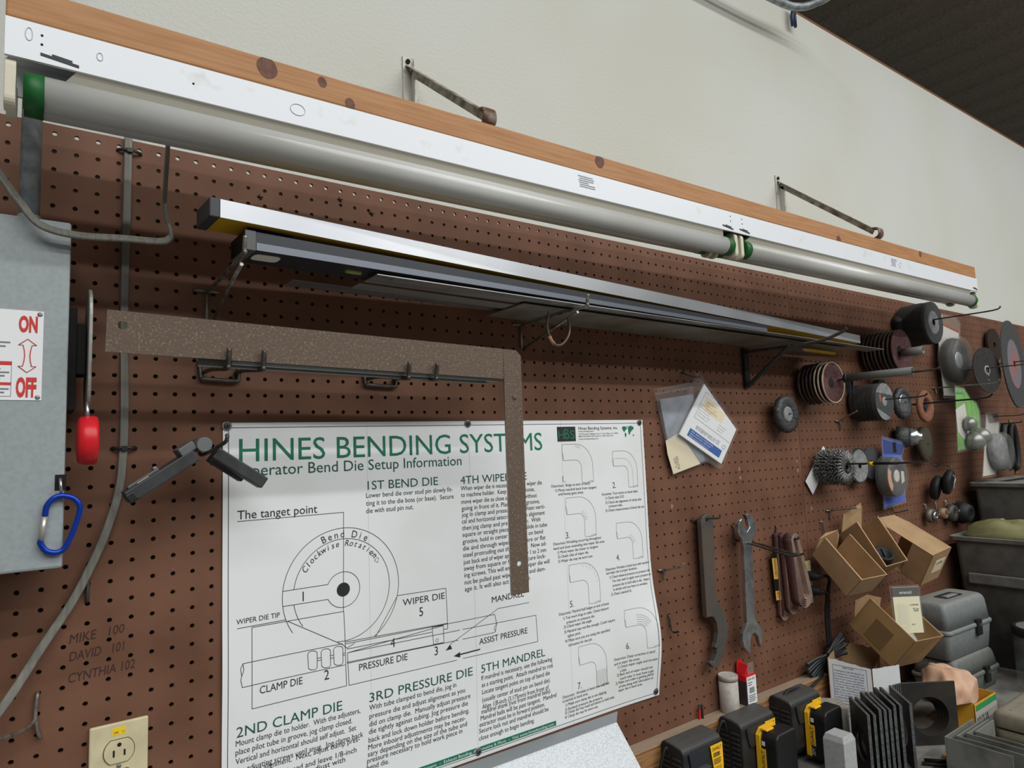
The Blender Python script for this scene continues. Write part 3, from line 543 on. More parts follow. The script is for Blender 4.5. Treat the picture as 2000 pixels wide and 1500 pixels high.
PT=[('HINES BENDING SYSTEMS',23.0,58.8,604.6,59.5,'H'),
('Operator Bend Die Setup Information',21.4,80.8,413.5,81.3,'O'),
('1ST BEND DIE',228.4,113.8,362.9,114.3,'h'),
('Lower bend die over stud pin slowly fit-',225.5,127.7,392.4,127.1,'k'),
('ting it to the die boss (or base).  Secure',225.2,139.6,394.1,141.0,'k'),
('die with stud pin nut.',225.0,152.1,312.7,153.5,'k'),
('The tanget point',20.7,144.2,142.1,145.1,'t'),
('WIPER DIE TIP',19.5,296.8,82.8,297.3,'l'),
('1',117.8,279.0,122.8,279.0,'n'),
('CLAMP DIE',52.8,401.8,116.5,403.5,'l'),
('2',150.8,404.6,158.6,404.8,'n'),
('PRESSURE DIE',208.5,402.6,294.6,403.6,'l'),
('4',264.0,377.4,272.4,377.5,'n'),
('3',346.1,406.2,354.7,406.5,'n'),
('WIPER DIE',288.1,312.3,369.1,314.8,'l'),
('5',318.7,335.6,326.7,335.8,'n'),
('MANDREL',468.2,335.2,543.2,338.1,'l'),
('ASSIST PRESSURE',437.8,404.3,547.9,407.8,'l'),
('2ND CLAMP DIE',19.9,456.3,179.5,456.4,'h'),
('Mount clamp die to holder.  With the adjusters,',19.1,467.8,209.6,468.7,'k'),
('place pilot tube in groove,jog clamp closed.',18.8,479.9,195.5,480.7,'k'),
('Vertical and horizontal should self adjust.  Set',18.8,491.6,202.1,494.1,'k'),
('the adjusting screws until snug.  Jog clamp back',18.3,504.1,213.7,507.8,'k'),
('for alignment.  Next,adjust clamp pres-',42.8,511.4,207.8,516.9,'k'),
('closed and leave 1/8-inch',87.5,525.5,202.2,527.9,'k'),
('adjust with',129.6,534.3,183.2,537.8,'k'),
('3RD PRESSURE DIE',225.3,454.9,422.6,457.3,'h'),
('With tube clamped to bend die,jog in',225.0,467.6,388.0,469.5,'k'),
('pressure die and adjust alignment as you',224.8,480.3,405.9,483.0,'k'),
('did on clamp die.  Manually adjust pressure',224.6,493.0,416.6,494.9,'k'),
('die tightly against tubing. Jog pressure die',223.7,504.4,411.3,506.5,'k'),
('back and lock down holder before bending.',223.0,516.9,413.7,519.9,'k'),
('More inboard adjustments may be neces-',222.3,528.3,405.6,530.7,'k'),
('sary depending on the size of the tube and',221.4,539.0,408.6,540.8,'k'),
('pressure necessary to hold work piece in',220.0,550.4,398.5,548.5,'k'),
('bend die.',219.4,559.4,258.0,560.7,'k'),
('5TH MANDREL',440.8,455.3,589.2,457.9,'h'),
('If mandrel is necessary,use the following',440.9,468.5,606.2,470.4,'k'),
('as a starting point.  Attach mandrel to rod.',441.3,481.0,608.3,482.5,'k'),
('Locate tangent point on top of bend die',441.7,493.7,599.1,494.6,'k'),
('(usually center of stud pin on bend die).',441.8,506.8,600.0,508.9,'k'),
('Align 1/8-inch (3.175mm) from front of',441.3,518.0,595.2,521.9,'k'),
('mandrel shank (not from mandrel balls).',439.5,528.0,600.4,532.1,'k'),
('Mandrel balls will be past tangent.  Mandrel',437.6,538.8,613.4,544.1,'k'),
('extractor must be in forward position.',434.8,549.4,583.9,556.0,'k'),
('Secure lock nut and mandrel should be',433.8,560.2,592.7,567.0,'k'),
('close enough to begin bending.',433.3,572.5,558.0,577.0,'k'),
('4TH WIPER DIE',409.9,115.1,561.7,116.2,'h'),
('When wiper die is necessary,mount wiper die',410.0,126.3,598.8,128.7,'k'),
('to machine holder.  Keep setscrews loose,',410.0,138.3,579.8,140.1,'k'),
('move wiper die as close as possible without',410.1,150.3,584.9,153.0,'k'),
('going in front of it. Place tube in groove,',410.2,162.5,591.6,164.9,'k'),
('jog in clamp and pressure and tighten verti-',410.2,175.1,604.3,175.0,'k'),
('cal and horizontal setscrews. Check alignment',409.8,186.6,603.0,187.5,'k'),
('then jog clamp and pressure open.  With',409.9,198.1,591.2,200.1,'k'),
('square or straight piece of steel,slide in tube',410.2,211.0,607.7,210.8,'k'),
('groove,hold in center of groove on bend',409.8,223.1,596.4,223.3,'k'),
('die and through wiper die,square or flat',409.9,234.5,602.5,236.4,'k'),
('steel protruding out through die.  Now ad-',409.9,246.9,604.2,248.0,'k'),
('just back end of wiper approximately 1 to 2 mm',410.2,259.4,602.6,260.2,'k'),
('away from square or flat and secure lock-',410.5,270.8,601.2,271.4,'k'),
('ing screws. This will ensure the wiper die will',410.9,282.2,610.2,283.8,'k'),
('not be pulled past wiper tangent and dam-',410.9,294.6,599.2,297.0,'k'),
('age it. It will also act as a guide.',410.7,308.0,561.2,307.3,'k'),
('Hines Bending Systems,Inc.',703.7,19.9,819.0,20.2,'i'),
('World Headquarters',703.4,24.8,746.5,24.7,'x'),
('2718 Swamp Cabbage Court in Fort Myers,FL 33901',703.0,30.2,818.3,30.4,'x'),
('(800) 943-8244 US/Canada or (239) 433-2132',702.7,35.1,803.1,35.3,'x'),
('www.hinesbending.com',703.4,40.7,759.0,40.7,'x'),
('1.',653.3,126.6,668.8,126.6,'g'),
('2.',793.3,147.3,810.0,147.4,'g'),
('3.',655.9,239.8,673.2,240.5,'g'),
('4.',794.2,301.1,811.6,301.5,'g'),
('5.',658.2,376.2,675.4,377.4,'g'),
('6.',805.4,486.1,822.3,487.5,'g'),
('7.',669.5,537.2,684.3,538.8,'g'),
('Distortion:  Bulge at start of bend.',622.9,135.5,728.3,135.4,'s'),
('1) Move mandrel back from tangent',632.9,144.8,745.9,144.3,'s'),
('until hump goes away.',640.1,152.7,709.2,152.3,'s'),
('Scratches: Tool marks on bend sides.',760.5,160.7,870.1,161.4,'s'),
('1) Check tube O.D.',770.4,170.0,826.8,169.6,'s'),
('2) Check die alignment of clamp plus',769.8,179.3,879.7,179.3,'s'),
('pressure dies.',779.4,187.9,820.1,186.9,'s'),
('3) Check measurement of bend die set.',769.2,196.9,887.7,195.3,'s'),
('Distortion: Wrinkling occurring throughout',621.9,249.3,752.6,251.3,'s'),
('bend and even extending into wiper die area.',622.0,258.0,762.1,260.3,'s'),
('1) Move wiper die closer to tangent.',632.0,267.1,743.5,268.4,'s'),
('2) Check rake of wiper die.',632.4,275.9,715.7,277.1,'s'),
('3) Wiper die may be worn out.',632.5,284.8,726.5,286.2,'s'),
('Distortion: Wrinkles in bend area with mandrel',761.4,318.2,891.0,319.3,'s'),
('and wiper die in proper locations.',762.5,326.8,853.8,326.3,'s'),
('1) Check inboard pressure on pressure die.',771.7,335.5,893.3,336.5,'s'),
('You may need to apply more pressure on',777.8,344.5,894.5,344.8,'s'),
('pressure die to hold tube in die.  Adjust',778.8,353.8,887.0,354.1,'s'),
('in slowly until you have no wrinkles.',779.9,362.4,880.8,362.5,'s'),
('2) Check mandrel fit.',772.8,371.4,832.3,371.5,'s'),
('Distortion: Mandrel ball bulges at end of bend.',628.5,387.5,765.5,388.9,'s'),
('1) Too much drag on tube. Check inboard',638.4,396.6,762.5,398.4,'s'),
('pressure on pressure die.',646.9,406.5,723.1,406.6,'s'),
('2) Check wiper die angle.',639.2,414.3,715.1,414.6,'s'),
('3) Mandrel may not flex enough. Could require',639.9,423.4,779.1,425.1,'s'),
('tighter pitch.',647.8,433.2,683.2,433.0,'s'),
('4) Make sure you are using the specified',641.2,441.6,763.4,442.4,'s'),
('lubrication for the job.',649.7,451.1,713.0,451.3,'s'),
('Distortion: Deep scratches in bend',771.6,505.3,878.3,504.4,'s'),
('and in wiper die areas.',771.0,513.7,839.6,514.1,'s'),
('1) Check wiper angle and increase',780.5,522.5,886.4,521.3,'s'),
('a little.',786.3,530.4,804.5,530.2,'s'),
('2) Back end of wiper should not',777.3,537.8,873.7,537.1,'s'),
('touch tube. It must have a gap.',785.2,545.9,877.7,546.0,'s'),
('3) Make sure tube is getting plenty',772.8,553.9,877.9,552.6,'s'),
('of lube along with lubrication on',780.9,562.1,876.5,560.8,'s'),
('wiper die in bend area.',779.4,568.7,847.0,568.8,'s'),
('Distortion:  Wrinkles in bend area only and',629.7,547.1,754.3,547.1,'s'),
('scratches in bend area.',628.7,553.9,695.7,555.0,'s'),
('1) Make sure clamp die is not slipping.',636.1,563.4,746.6,562.3,'s'),
('2) Recheck pressure die pressure.',634.2,571.3,734.6,571.4,'s'),
('3) Clamp die may need serrations to hold tube.',633.7,578.8,768.1,577.3,'s'),
('4) Clamp die may be worn out.',632.7,585.8,721.3,585.6,'s'),
('Equipment  –  Exhaust Bending,Automotive & More  –  Visit www.hinesbending.com',309.5,582.6,604.1,587.9,'w')]
PL=[[(20.7,147.6),(185.8,147.8),(183.7,304.8)],[(20.4,302.9),(91.4,302.6)],[(41.6,304.9),(184.3,305.4),(185.7,353.5)],[(41.6,304.9),(41.6,421.2),(186.9,421.4),(185.7,353.5)],[(94.2,305.0),(181.4,356.7),(188.8,363.6),(201.7,358.2)],[(28.5,354.0),(181.5,355.1)],[(27.7,387.5),(185.2,388.8)],[(28.5,354.0),(25.3,360.5),(26.8,371.6),(29.9,363.3),(28.5,354.0)],[(26.8,371.6),(25.5,376.7),(27.7,387.5)],[(127.5,357.3),(132.1,356.7),(137.5,358.1),(139.9,360.9),(139.9,383.1),(136.9,385.7),(130.9,385.3),(126.0,382.0),(125.1,360.2),(127.5,357.3)],[(148.7,358.2),(153.4,357.6),(158.9,359.1),(161.3,361.9),(161.3,384.3),(158.2,387.0),(152.0,386.6),(147.0,383.2),(146.2,361.2),(148.7,358.2)],[(168.8,358.3),(173.6,357.7),(179.3,359.2),(181.8,362.0),(181.7,384.7),(178.5,387.4),(172.2,387.0),(167.1,383.6),(166.3,361.3),(168.8,358.3)],[(140.0,369.3),(146.1,369.4)],[(140.0,373.2),(146.1,373.3)],[(160.4,369.6),(166.2,369.7)],[(160.4,373.9),(166.2,373.9)],[(181.3,370.3),(185.1,370.5)],[(181.2,373.3),(185.0,373.5)],[(189.3,371.0),(191.1,421.7),(390.2,423.3)],[(402.9,422.9),(572.4,426.4),(570.0,376.6),(403.3,372.7)],[(189.3,371.0),(364.4,359.1)],[(185.7,356.5),(473.3,358.3),(477.2,376.2),(473.5,390.3),(471.7,382.6),(476.6,375.1)],[(185.7,353.5),(373.6,356.7)],[(188.7,365.0),(342.4,366.3)],[(188.4,385.5),(363.5,388.3)],[(188.4,387.1),(394.1,389.5)],[(402.7,389.7),(472.0,390.5)],[(189.3,371.0),(209.0,370.9)],[(209.0,370.9),(397.6,372.8)],[(278.9,295.0),(372.0,296.2),(373.3,366.1),(364.8,365.7)],[(342.6,358.2),(364.4,358.6),(364.9,387.9),(344.5,387.4),(342.6,358.2)],[(554.7,350.2),(481.4,349.2),(377.2,393.7)],[(530.7,320.9),(531.4,312.1)],[(278.9,295.0),(237.9,354.8)]]
ELB=[(656.8, 49.7, 738.5, 129.9), (798.3, 68.1, 871.2, 147.9), (659.7, 159.1, 739.4, 241.5), (798.9, 223.0, 875.2, 303.6), (660.7, 293.9, 742.0, 378.0), (806.8, 407.0, 892.1, 492.8), (675.4, 457.3, 750.2, 544.6)]
# ---------------------------------------------------------------- poster
PX,PZ=.0397,-.3467; PW,PH=.8975,.6015
def wave(u,v): return -.0016-.019*math.exp(-((u-898)/70.)**2)*math.exp(-((v-480)/95.)**2)-.004*math.exp(-((u-430)/160.)**2)*math.exp(-((v-330)/120.)**2)-.003*math.exp(-((u-0)/40.)**2)*math.exp(-((v-360)/80.)**2)-.0016*abs(math.sin(v/601*PI*2))*(0.4+0.6*math.sin(u/300.)**2)
def pp2(u,v,lift=0.0): return (PX+u/1000.,wave(u,v)-lift/1000.,PZ-v/1000.)
def warp(l):
    def f(q): u=(q.x-PX)*1000; v=(PZ-q.z)*1000; return Vector((q.x,wave(u,v)-l/1000.,q.z))
    return f
po=thing('poster','large white instruction poster with green heading HINES BENDING SYSTEMS','poster',(PX+PW/2,0,PZ-PH))
m=MB(); nu,nv=72,50
U=[898*i/nu for i in range(nu+1)]; V=[601.5*j/nv for j in range(nv+1)]
vs=[pp2(u+(0 if 0<u<898 else 0),v) for v in V for u in U]; fs=[(j*(nu+1)+i,(j+1)*(nu+1)+i,(j+1)*(nu+1)+i+1,j*(nu+1)+i+1) for j in range(nv) for i in range(nu)]
m.add(vs,fs,0,True); m.add([(p[0],p[1]+.0003,p[2]) for p in vs],[q[::-1] for q in fs],0,True); m.build('sheet',paperM,po)
pr=MB()
CAPS={'H':34.5,'O':17.2,'h':14.2,'k':8.0,'t':12.8,'l':10.6,'n':14.5,'g':12.5,'s':5.3,'i':6.4,'x':2.7,'w':5.0}
MI={'H':1,'h':2,'O':2,'g':2,'w':3,'i':0}
for t,u0,v0,u1,v1,c in PT:
    cap=CAPS[c]; 
    if t=='WIPER DIE TIP': cap=7.2
    v=(v0+v1)/2 if abs(v0-v1)<4 else v0
    if c=='w': v=590.0
    t=''.join(ch+(' ' if ch==',' and i+1<len(t) and t[i+1].isalpha() else '') for i,ch in enumerate(t))
    if c in 'ng':
        g=glyphs(t)[0]; u1=u0+(max(q[0] for q in g)-min(q[0] for q in g))*cap/CAP*.85
    text(pr,t,(PX+u0/1000,0,PZ-v/1000),ux,uz,(u1-u0)/1000,cap/1000,MI.get(c,0),0,warp(.75 if c=='w' else .45))
def line(pts,wd=.85,mi=0,dash=None,lift=.4):
    for a,b_ in zip(pts[:-1],pts[1:]):
        L_=math.hypot(b_[0]-a[0],b_[1]-a[1]); 
        if L_<1e-6: continue
        n=max(1,int(L_/14)); dx,dy=(b_[0]-a[0])/L_,(b_[1]-a[1])/L_; ox,oy=-dy*wd/2,dx*wd/2; P=[]
        for k in range(n+1):
            x,y=a[0]+dx*L_*k/n,a[1]+dy*L_*k/n; P+= [pp2(x+ox,y+oy,lift),pp2(x-ox,y-oy,lift)]
        pr.add(P,[(2*k,2*k+1,2*k+3,2*k+2) for k in range(n)],mi)
for L_ in PL: line(L_)
def arc(cx,cy,r,a0,a1,wd=.85,ry=None):
    n=max(8,int(abs(a1-a0)/4)); line([(cx+r*math.cos(math.radians(a0+(a1-a0)*k/n)),cy-(ry or r)*math.sin(math.radians(a0+(a1-a0)*k/n))) for k in range(n+1)],wd)
HX,HY=183.9,270.9
arc(HX,HY,97.4,-58,213,ry=98); arc(HX,HY,80.5,-98,172,ry=80.7); arc(HX,HY,80.5,188,215); arc(HX,HY,28,-156,156); 
line([(87.1,259.4),(158.6,259.3)]); line([(87.0,282.1),(158.3,282.5)])
n=28; pr.add([pp2(HX+11*math.cos(2*PI*k/n),HY+11*math.sin(2*PI*k/n),.5) for k in range(n)],[tuple(range(n))],0)
arc(351.4,381.8,2.6,0,360,.6)
def arctext(t,r,a0,a1,cap,it=0):
    n=len(t)
    for k,ch in enumerate(t):
        if ch==' ': continue
        a=math.radians(a0+(a1-a0)*k/(n-1)); p=(PX+(HX+r*math.cos(a))/1000,0,PZ-(HY-r*math.sin(a))/1000)
        g=glyphs(ch,it)[0]; wn=max(q[0] for q in g)-min(q[0] for q in g)
        uu=Vector((math.sin(a),0,-math.cos(a))); vv=Vector((math.cos(a),0,math.sin(a)))
        text(pr,ch,p,uu,vv,wn*cap/CAP/1000*.9,cap/1000,0,it,warp(.45),center=True)
arctext('Bend Die',83.0,111,63,11); arctext('Clockwise Rotation',69.0,147,41,9.5,.2)
line([(231.5,217),(238,221),(243.5,229),(246,228),(244.5,236),(238,231.5),(240.5,230.5),(235.5,224),(230,220.5),(231.5,217)],.5)
def tri(p,mi=0): pr.add([pp2(*q,.5) for q in p],[(0,1,2)],mi)
line([(439.5,414.2),(395,415)],2.2); tri([(384,415.3),(397,410.5),(397,420)]); tri([(377,393.8),(368,402.5),(381,402)])
for i,(x0,y0,x1,y1) in enumerate(ELB):       # the seven bent tubes
    w_,h_=x1-x0,y1-y0; b_=w_*.395; r0=min(w_,h_)*.58; ri=w_*.20; bh=h_*.41
    o_=[(x0,y0),(x1-r0,y0)]+[(x1-r0+r0*math.sin(math.radians(a)),y0+r0-r0*math.cos(math.radians(a))) for a in range(10,91,8)]+[(x1,y1)]
    i_=[(x0+1,y0+bh),(x1-b_-ri,y0+bh)]+[(x1-b_-ri+ri*math.sin(math.radians(a)),y0+bh+ri-ri*math.cos(math.radians(a))) for a in range(10,91,16)]+[(x1-b_,y1)]
    line(o_,.5); line(i_,.5); line([(x0,y0),(x0-1,y0+bh*.5),(x0+1.5,y0+bh*.75),(x0+1,y0+bh),(x0-1,y0+bh*.75),(x0-.5,y0+bh*.5)],.5); line([(x1-b_,y1),(x1-b_*.5,y1+1),(x1,y1),(x1-b_*.2,y1-2.5),(x1-b_*.5,y1)],.5)
    cx,cy=x1-b_-ri,y0+bh+ri
    if i==1: line([(x0,y0+bh*.5),(x0+w_*.4,y0+bh*.5)]+[(x0+w_*.4+ (w_*.4)*math.sin(math.radians(a)),y0+bh*.5+w_*.4-w_*.4*math.cos(math.radians(a))) for a in range(10,91,16)]+[(x0+w_*.8,y1)],.3)
    if i in (2,3): 
        for k in range(7): a=20+k*10; line([(cx+(ri+2)*math.sin(math.radians(a)),cy-(ri+2)*math.cos(math.radians(a))),(cx+(ri+8+3*(k%2))*math.sin(math.radians(a+6)),cy-(ri+8+3*(k%2))*math.cos(math.radians(a+6)))],.25)
    if i in (0,4):
        for k in range(4 if i==0 else 7): a=(-2+k*5) if i==0 else k*13; rr=r0-2; line([(x1-r0+rr*math.sin(math.radians(a)),y0+r0-rr*math.cos(math.radians(a))),(x1-r0+(rr-6)*math.sin(math.radians(a+7)),y0+r0-(rr-6)*math.cos(math.radians(a+7)))],.25)
    if i==5:
        for k in range(5): rr=ri+3+k*4.5; line([(cx-4,cy-rr)]+[(cx+rr*math.sin(math.radians(a)),cy-rr*math.cos(math.radians(a))) for a in range(0,66,10)],.4)
    if i==6:
        for k in range(8): x=x1-b_+b_*(k+.5)/8; line([(x,y0+h_*.64),(x,y1)],.35)
n_=lambda u,v,l=.4: pp2(u,v,l)
def patch(u0,v0,u1,v1,mi,lift=.4):
    n=max(1,int((u1-u0)/15)); P=[]
    for k in range(n+1): u=u0+(u1-u0)*k/n; P+=[pp2(u,v0,lift),pp2(u,v1,lift)]
    pr.add(P,[(2*k,2*k+1,2*k+3,2*k+2) for k in range(n)],mi)
patch(20,583.0,610.5,592.0,1); patch(645,13.2,694.8,43.6,4)
for ch,u,wd,hh in (('H',648,14.5,17),('B',664,13,21),('S',679,13,17)): text(pr,ch,(PX+u/1000,0,PZ-.0385),ux,uz,wd/1000,hh/1000,1,0,warp(.7))
for blob in ([(832,15),(840,14),(847,17),(845,21),(841,23),(839,27),(835,24),(832,19)],[(840,28),(844,30),(844,35),(841,39),(839,33)],[(846,13),(850,14),(849,17)],[(850,20),(856,21),(858,26),(855,32),(852,33),(851,27)],[(849,19),(853,14),(860,13),(868,16),(867,21),(862,23),(860,27),(857,22),(852,20)],[(864,33),(868,33),(867,36),(864,36)]):
    pr.add([pp2(u,v,.45) for u,v in blob],[tuple(range(len(blob)))],1)
for a in ([(8,7.5),(890,7.5)],[(890,7.5),(890,594.5)],[(890,594.5),(8,594.5)],[(8,594.5),(8,7.5)]): line(a,.9)
pr.build('printing',[printM,gprintM,gdprintM,wpaperM,mat('logo_black',(40,42,44),0.7)],po)
cr=MB()
for u in (229,431,655): 
    P=[]
    for k in range(31): v=k*20.05; P+=[pp2(u-.25,v,.3),pp2(u+.25,v,.3)]
    cr.add(P,[(2*k,2*k+1,2*k+3,2*k+2) for k in range(30)])
cr.build('fold_creases',mat('crease',(203,202,198),0.8),po)
for u,v,lab in ((5.5,5,'screw with washer at the top left corner of the poster'),(430,5,'screw with washer at the middle of the poster top edge'),(887,6,'screw with washer at the top right corner of the poster'),(887,591,'screw with washer at the bottom right corner of the poster'),(431,590,'screw with washer on the green line at the poster bottom')):
    p=pp2(u,v); r=thing('screw',lab,'screw',(p[0],0,p[2]-.007))
    m=MB(); m.lathe((p[0],p[1]-.0002,p[2]),(0,-1,0),[(0,.0072),(.0009,.0072),(.0012,.0066)],20); m.build('washer',steelM,r)
    m=MB(); m.lathe((p[0],p[1]-.0014,p[2]),(0,-1,0),[(0,.0048),(.0012,.0046),(.0024,.003)],16); m.build('head',dwireM,r)
    m=MB(); m.box((p[0]-.002,p[1]-.0041,p[2]-.0005),(p[0]+.002,p[1]-.0037,p[2]+.0005)); m.box((p[0]-.0005,p[1]-.0041,p[2]-.002),(p[0]+.0005,p[1]-.0037,p[2]+.002)); m.build('slot',darkM,r)
# ---------------------------------------------------------------- digital protractor on its hook
pt=thing('angle_finder','black folding angle finder opened in a V on a hook beside the poster','angle finder',(0,-.08,-.45))
def arm(pa,pb,y0,y1,th,m_,name,up=0.0):
    a=Vector((pa[0],0,pa[1]));b_=Vector((pb[0],0,pb[1])); d=(b_-a); n=Vector((-d.z,0,d.x)).normalized()
    if n.z<0: n=-n
    q=MB(); q.obox(a+Vector((0,y0,0))+n*up,d,Vector((0,y1-y0,0)),n*th); return q.build(name,m_,pt,.0018)
dpM=mat('angle_finder_black',(46,48,50),0.5,c2=(58,60,62),ns=40)
arm((-.0100,-.3985),(-.0895,-.4505),-.092,-.055,.017,dpM,'arm',-.003); arm((.0045,-.3985),(.0690,-.4435),-.102,-.080,.0165,dpM,'arm'); arm((.006,-.4025),(.052,-.4490)if 0 else (.050,-.4340),-.070,-.050,.0165,dpM,'arm')
arm((-.0240,-.4050),(-.0060,-.3930),-.092,-.048,.012,mat('gray_slider',(96,98,98),0.5),'slider',.010)
arm((-.0835,-.4460),(-.048,-.4230),-.080,-.064,.006,mat('vial_holder',(88,88,86),0.5),'vial_holder',.011); arm((-.074,-.4398),(-.060,-.4305),-.0835,-.080,.003,tapeM,'label_strip',.011); arm((-.0900,-.4520),(-.0800,-.4455),-.094,-.052,.012,blackM,'end_block',-.001); arm((-.0530,-.4270),(-.0480,-.4238),-.079,-.066,.010,mat('knurl',(110,112,116),0.4,.5),'thumbscrew',.011)
m=MB(); m.cyl((-.0035,-.095,-.3805),(-.0035,-.050,-.3805),.0098,26); m.build('pivot',mat('gray_pivot',(104,106,108),0.5),pt,.0008)
hook([(.010,.004,-.375),(.0095,-.004,-.377),(-.001,-.05,-.3925),(.0005,-.085,-.3925),(.010,-.112,-.3840),(.0165,-.122,-.3785),(.0185,-.124,-.3720),(.0183,-.122,-.3690)],'peg hook carrying the angle finder, tip curling up before the poster corner',.0026,dwireM)
# ---------------------------------------------------------------- zip bags with paper cards
hook([(1.083,.004,-.2330),(1.083,-.004,-.2335),(1.085,-.016,-.2405),(1.0995,-.034,-.2470),(1.105,-.040,-.2440)],'small peg hook holding the clear zip bags',.002,dwireM)
def sheetpoly(mb,pts,y,th,mi=0): mb.prism(pts,(0,y,0),ux,uz,(0,-th,0),mi)
r=thing('zip_bag','clear zip bag hanging behind with a gray and cream card inside, left of the pair','bag',(1.05,0,-.476))
m=MB(); sheetpoly(m,[(.969,-.2762),(1.1034,-.257),(1.145,-.45),(1.0165,-.4758)],-.012,.0012); m.build('film',plasM,r)
m=MB(); m.obox((.972,-.0140,-.2905),(.132,0,.0192),(0,-.0012,0),(-.0003,0,.0035)); m.build('zip_strip',plas2M,r)
m=MB(); sheetpoly(m,[(.990,-.300),(1.108,-.286),(1.137,-.448),(1.022,-.468)],-.008,.003); m.build('gray_card',mat('gray_leaflet',(150,156,170),0.6,c2=(126,130,140),ns=20),r)
m=MB(); sheetpoly(m,[(1.004,-.428),(1.000,-.396),(1.05,-.378),(1.118,-.454),(1.020,-.4735)],-.0115,.0004); cc=m.build('cream_card',tapeM,r)
m=MB(); d=Vector((.30,0,1)).normalized(); 
text(m,'KUTDD',(1.0445,-.0122,-.4615),Vector((-.24,0,.97)),Vector((-.97,0,-.24)),.030,.0085); text(m,'5-16/5',(1.033,-.0122,-.4585),Vector((-.24,0,.97)),Vector((-.97,0,-.24)),.022,.005); m.build('card_print',printM,cc)
r=thing('zip_bag','clear zip bag with a white and blue card hanging cornerwise in front','bag',(1.13,0,-.469))
m=MB(); sheetpoly(m,[(1.1185,-.2335),(1.128,-.238),(1.2625,-.372),(1.188,-.466),(1.179,-.469),(1.001,-.394)],-.016,.007); m.build('film',plasM,r)
cardc=[(1.1405,-.2615),(1.2540,-.3735),(1.1850,-.4570),(1.0385,-.3820)]
m=MB(); sheetpoly(m,cardc,-.0175,.004); wc=m.build('white_card',wpaperM,r)
# card frame: e along the lower edge, f up the card
E0=Vector((1.0385,0,-.3820)); ee=(Vector((1.1850,0,-.4570))-E0); ff=(Vector((1.1405,0,-.2615))-E0); eL,fL=ee.length,ff.length; e=ee.normalized(); f_=ff.normalized()
yc=-.0217
def CP(a,b_): q=E0+ee*a+ff*b_; return Vector((q.x,yc,q.z))
m=MB(); q=[CP(.13,.06),CP(.90,.06),CP(.90,.20),CP(.13,.20)]; m.add(q,[(0,1,2,3)],0)
for a,b_ in (((.10,.40),(.98,.40)),((.10,.40),(.10,.90)),((.10,.90),(.66,.90))): 
    p0,p1=CP(*a),CP(*b_); nn=Vector((0,0,1)).cross((p1-p0)).normalized(); d=(p1-p0).normalized(); sd=Vector((-d.z,0,d.x))*.0004; m.add([p0+sd,p0-sd,p1-sd,p1+sd],[(0,1,2,3)],0)
text(m,'CE',CP(.70,.25),e,f_*1,.013,.010,0)
m.tube([CP(.90,.27)+e*(.0055*math.cos(2*PI*k/14))+f_*(.0055*math.sin(2*PI*k/14)) for k in range(14)],.0005,4,close=True)
m.build('blue_print',bluepM,wc)
m=MB(); text(m,'南京凯基特电气有限公司',CP(.22,.24),e,f_,.075,.009,0)
for i in range(5): text(m,('BQJ 2200/0250 series','LED lamp module','sensor switch NPN','relay output PNP','M18 cable kit')[i],CP(.12,.66-.05*i),e,f_,.048-.004*(i%3),.0024)
for i in range(3): text(m,('KJT proximity','24V DC 200mA','IP67 2m')[i],CP(.62,.55-.05*i),e,f_,.030-.004*i,.0024)
m.build('gray_print',mat('soft_print',(110,112,122),0.7),wc)
m=MB(); 
for i in range(3): text(m,('地址 南京市江宁区科学园','电话 025-52122579  传真 52122','网址 www.kjt-sensor.cn')[i],CP(.17,.155-.042*i)+Vector((0,-.0003,0)),e,f_,.085-.006*i,.0028)
m.build('white_print',wpaperM,wc)
m=MB(); q=[CP(.50,.62),CP(.97,.62),CP(.80,.98),CP(.50,.98)]
q=[Vector((1.145,yc,-.288)),Vector((1.214,yc,-.338)),Vector((1.196,yc,-.357)),Vector((1.130,yc,-.325))]; m.add(q,[(3,2,1,0)],0); lb=m.build('cream_label',tapeM,wc)
m=MB(); d=(q[2]-q[3]).normalized(); up=Vector((-d.z,0,d.x))
for i in range(3): text(m,('检验合格证','型号 HT-KJ22','日期 2013-07')[i],q[3]+Vector((0,-.0004,0))+d*.006+up*(.005+.009*i),d,up,.045-.004*i,.0035)
m.build('label_print',mat('tan_print',(196,168,140),0.7),lb)
# ---------------------------------------------------------------- hanging wrenches and belts
hook([[(1.0845,.004,-.584),(1.0845,-.004,-.585),(1.100,-.006,-.5875),(1.1165,-.004,-.585)],[(1.100,-.005,-.5865),(1.1005,-.006,-.605)],[(1.100,-.006,-.586),(1.112,-.030,-.582),(1.116,-.052,-.581),(1.118,-.060,-.577)]],'peg hook through the top of the dark spanner',.0022)
sp_=thing('hook_spanner','dark oxidised hook spanner with curved jaw hanging right of the poster','spanner',(1.13,0,-.93))
s0=[(1.1005,-.5885),(1.108,-.577),(1.121,-.5715),(1.136,-.5735),(1.1445,-.5845),(1.1455,-.640),(1.141,-.70),(1.1365,-.760),(1.1485,-.782),(1.1625,-.8045),(1.1715,-.822),(1.1745,-.842),(1.1690,-.862),(1.156,-.884),(1.148,-.9),(1.129,-.9225),(1.112,-.919),(1.0995,-.9075),(1.103,-.903),(1.116,-.906),(1.1265,-.892),(1.1285,-.8795),(1.1215,-.8765),(1.129,-.867),(1.1365,-.846),(1.134,-.824),(1.124,-.808),(1.110,-.8050),(1.100,-.8060)]
m=MB(); m.prism(s0,(-.016,-.030,0),ux,uz,(0,.013,0)); m.build('front_plate',spanM,sp_,.0015)
s1=[(1.086,-.594),(1.091,-.585),(1.102,-.583),(1.109,-.59),(1.105,-.70),(1.1,-.8),(1.100,-.812),(1.090,-.814),(1.078,-.808),(1.082,-.70)]
m=MB(); m.prism(s1,(.016,-.014,0),ux,uz,(0,.010,0)); m.build('rear_bar',spanM,sp_,.0015)
